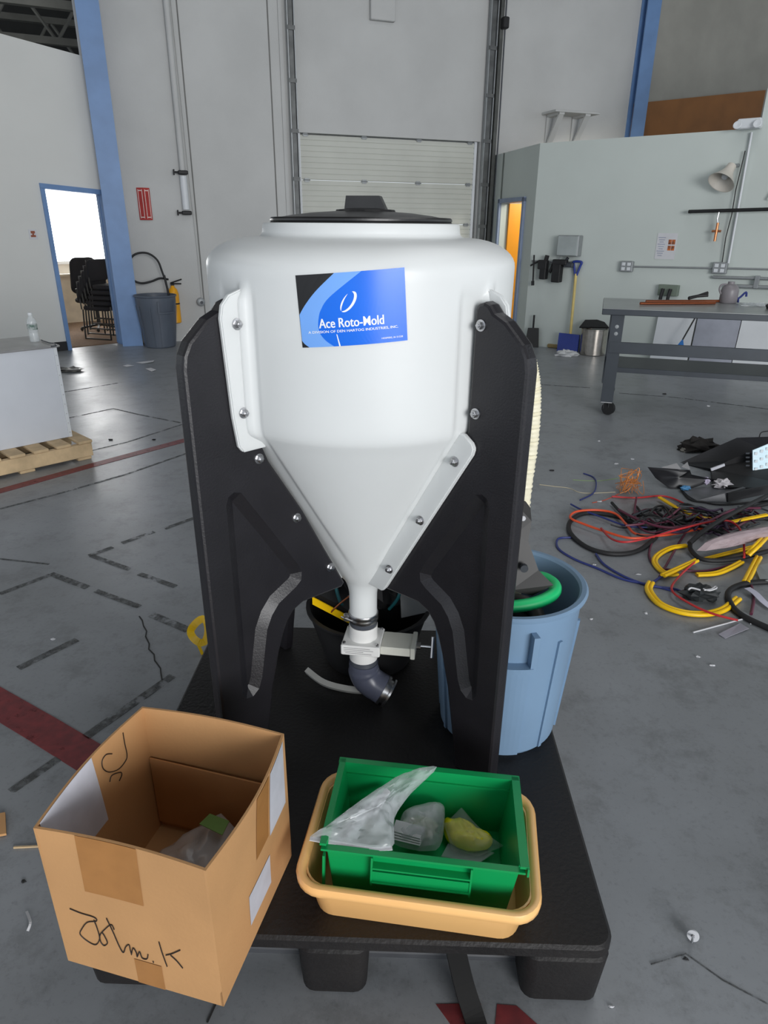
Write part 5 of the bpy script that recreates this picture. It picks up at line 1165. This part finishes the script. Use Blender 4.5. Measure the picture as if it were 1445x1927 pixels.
mb = MB(); mb.blob(kz(660, 240, .03), (.16, .10, .06), 54, .35, floor=.002); o = mb.build('black_rag', mat('rag_black', (36, 33, 31), .9, var=.3)); tag(o, 'crumpled black rag on the floor behind the appliance shell', 'rag')
mb = MB(); mb.blob(kz(530, 280, .015), (.05, .03, .02), 55, .4, floor=.002); o = mb.build('grey_rag', mat('rag_grey', (128, 126, 120), .8)); tag(o, 'small grey rag in front of the black rag', 'rag')
mb = MB(); mb.tube(spline([ky(1345, 140, 4.85), ky(1375, 80, 4.85), ky(1500, 65, 4.9)], 5), .004, 6); o = mb.build('black_lead', m_blackm); tag(o, 'thin black lead standing above the appliance shell', 'cable')
def k3(x, y, z): return atz(1205+x*.1661, 1000+y*.1661, z)
mb = MB(); mb.pillow([k3(730, 130, .09), k3(900, 60, .12), k3(1200, -10, .14), k3(1500, -60, .14), k3(1500, 60, .07), k3(1250, 110, .06), k3(900, 190, .06), k3(640, 220, .05)], .035, nz=.008, seed=61); o = mb.build('dusty_bag', mat('dusty_pink_grey', (160, 144, 148), .6, var=.1, scale=14)); tag(o, 'dusty pinkish grey bag lying on the cable pile', 'bag')
mb = MB(); mb.slab([k3(1310, 440, .02), k3(1350, 385, .03), k3(1520, 345, .04), k3(1520, 560, .03), k3(1360, 560, .02)], .004); o = mb.build('grey_sheet', mat('sheet_grey', (150, 156, 158), .5)); tag(o, 'pale grey plastic sheet at the right edge by the upright yellow cable', 'sheet')
mb = MB(); mb.ribbon(spline([k3(1210, 640, .03), k3(1300, 700, .028), k3(1400, 800, .02), k3(1520, 890, .01)], 5), .035, .002); o = mb.build('paper_strip', mat('lilac_paper', (190, 190, 206), .6)); tag(o, 'pale paper strip inside the lower right black loop', 'paper')
mb = MB(); mb.blob(k3(660, 700, .03), (.085, .05, .04), 63, .4, floor=.002); o = mb.build('black_adapter', mat('adapter_black', (36, 40, 42), .5)); tag(o, 'black clump of adapters inside the front yellow loop', 'adapter')
mb = MB(); mb.tube(spline([k3(545, 660, .075), k3(580, 640, .08), k3(680, 665, .08)], 4), .004, 6); mb.tube(spline([k3(710, 650, .08), k3(780, 670, .08), k3(860, 645, .08), k3(850, 625, .08), k3(800, 655, .08), k3(720, 665, .08)], 4), .0035, 6); o = mb.build('twisted_cord', m_paper); tag(o, 'twisted white cord on the black adapters', 'cord')
mb = MB(); mb.slab([k3(885, 1165, .004), k3(1130, 1040, .006), k3(1230, 1100, .01), k3(1010, 1190, .004), k3(960, 1215, .003)], .002); o = mb.build('clear_scrap', mat('clear_scrap_film', (180, 178, 190), .3, alpha=.7)); tag(o, 'torn piece of clear film below the white cable tie', 'film')
# small scraps all over
sc = [(1127, 831, 'w', 'by the workbench castor'), (1160, 874, 'w', 'behind the orange wire tuft'), (1128, 945, 'w', 'at the left of the wire tuft foot'), (1118, 1064, 'w', 'on the long dark blue cable'), (1202, 1082, 'w', 'left of the small yellow curl'),
      (1215, 1155, 'w', 'left of the front yellow loop'), (1313, 1237, 'w', 'in front of the yellow loop, left of two'), (1340, 1253, 'w', 'in front of the yellow loop, right of two'), (1190, 865, 'w', 'above the orange wire tuft'), (1038, 886, 'k', 'behind the corrugated hose'),
      (1112, 1166, 'w', 'right of the blue-grey bin rim'), (1290, 1805, 'k', 'just below the washer disc'), (1250, 742, 'k', 'under the workbench shelf'), (1332, 765, 'w', 'under the workbench near the right edge'),
      (100, 1204, 'w', 'at the left by the worn lines'), (45, 1660, 'k', 'left of the cardboard box'), (1150, 1895, 'w', 'at the front right pallet foot'), (208, 828, 'k', 'behind the red line, left of two'), (290, 828, 'k', 'behind the red line, right of two')]
for i, (x, y, c, wh) in enumerate(sc):
    p = atz(x, y, 0); d = math.hypot(p.x, p.y); s = .005+.0022*d
    mb = MB(); mb.blob((p.x, p.y, s*.25), (s*(.7+.5*((i*7) % 5)/5), s*(.4+.4*((i*3) % 4)/4), s*.3), i, .6, seg=8, rg=5, floor=.0008); o = mb.build('floor_scrap', m_paper if c == 'w' else m_blackm)
    tag(o, ('tiny pale scrap ' if c == 'w' else 'tiny dark scrap ')+wh, 'scrap', 'floor scraps')
# standing white roller with screw, bottom right
pr_ = atz(1302, 1768, 0); rl2 = thing('anchor_disc', 'white washer disc with a steel screw standing on the floor at lower right', 'screw', (pr_.x, pr_.y, 0))
Mr2 = Matrix.Translation((0, 0, .0145)) @ Matrix.Rotation(R_(-32), 4, 'Z') @ Matrix.Rotation(R_(68), 4, 'X')
mb = MB(); mb.lathe([(.004, -.003), (.0135, -.003), (.014, 0), (.0135, .003), (.004, .003)], seg=28, M=Mr2, closed=True); mb.build('disc', m_paper, rl2, world=False, smooth=40)
mb = MB(); mb.lathe([(.0045, -.012), (.0045, .004), (.0026, .006), (.0026, .034), (0, .038)], seg=12, M=Mr2); mb.build('screw', m_steel, rl2, world=False, smooth=40)
mb = MB(); P = [atz(50, 1715, .004), atz(57, 1735, .010), atz(52, 1752, .004)]; mb.ribbon(spline(P, 5), .006, .001, (.5, -.5, .5)); o = mb.build('paper_curl', m_paper); tag(o, 'white curl of paper on the floor left of the cardboard box', 'paper')
mb = MB(); mb.bbox((0, 0, .003), (.075, .006, .005), .001, frame(atz(52, 1595, 0), R_(4))); o = mb.build('wood_splinter', m_wood); tag(o, 'thin wood splinter beside the cardboard box', 'wood')
mb = MB(); mb.slab([atz(-14, 1535, .006), atz(10, 1530, .006), atz(12, 1570, .006), atz(-14, 1575, .006)], .008); o = mb.build('cardboard_bit', m_card); tag(o, 'brown cardboard bit at the left photo edge', 'cardboard')
# black band from under the pallet edge onto the tape
mb = MB(); mb.ribbon(spline([(.165, 1.02, .12), (.185, .965, .06), (.205, .93, .012), (.215, .89, .004), (.22, .84, .004)], 5), .045, .006, (.2, -.7, .6)); o = mb.build('black_band', mat('band_black', (12, 12, 12), .9)); tag(o, 'black band running from under the pallet onto the red tape', 'strap')
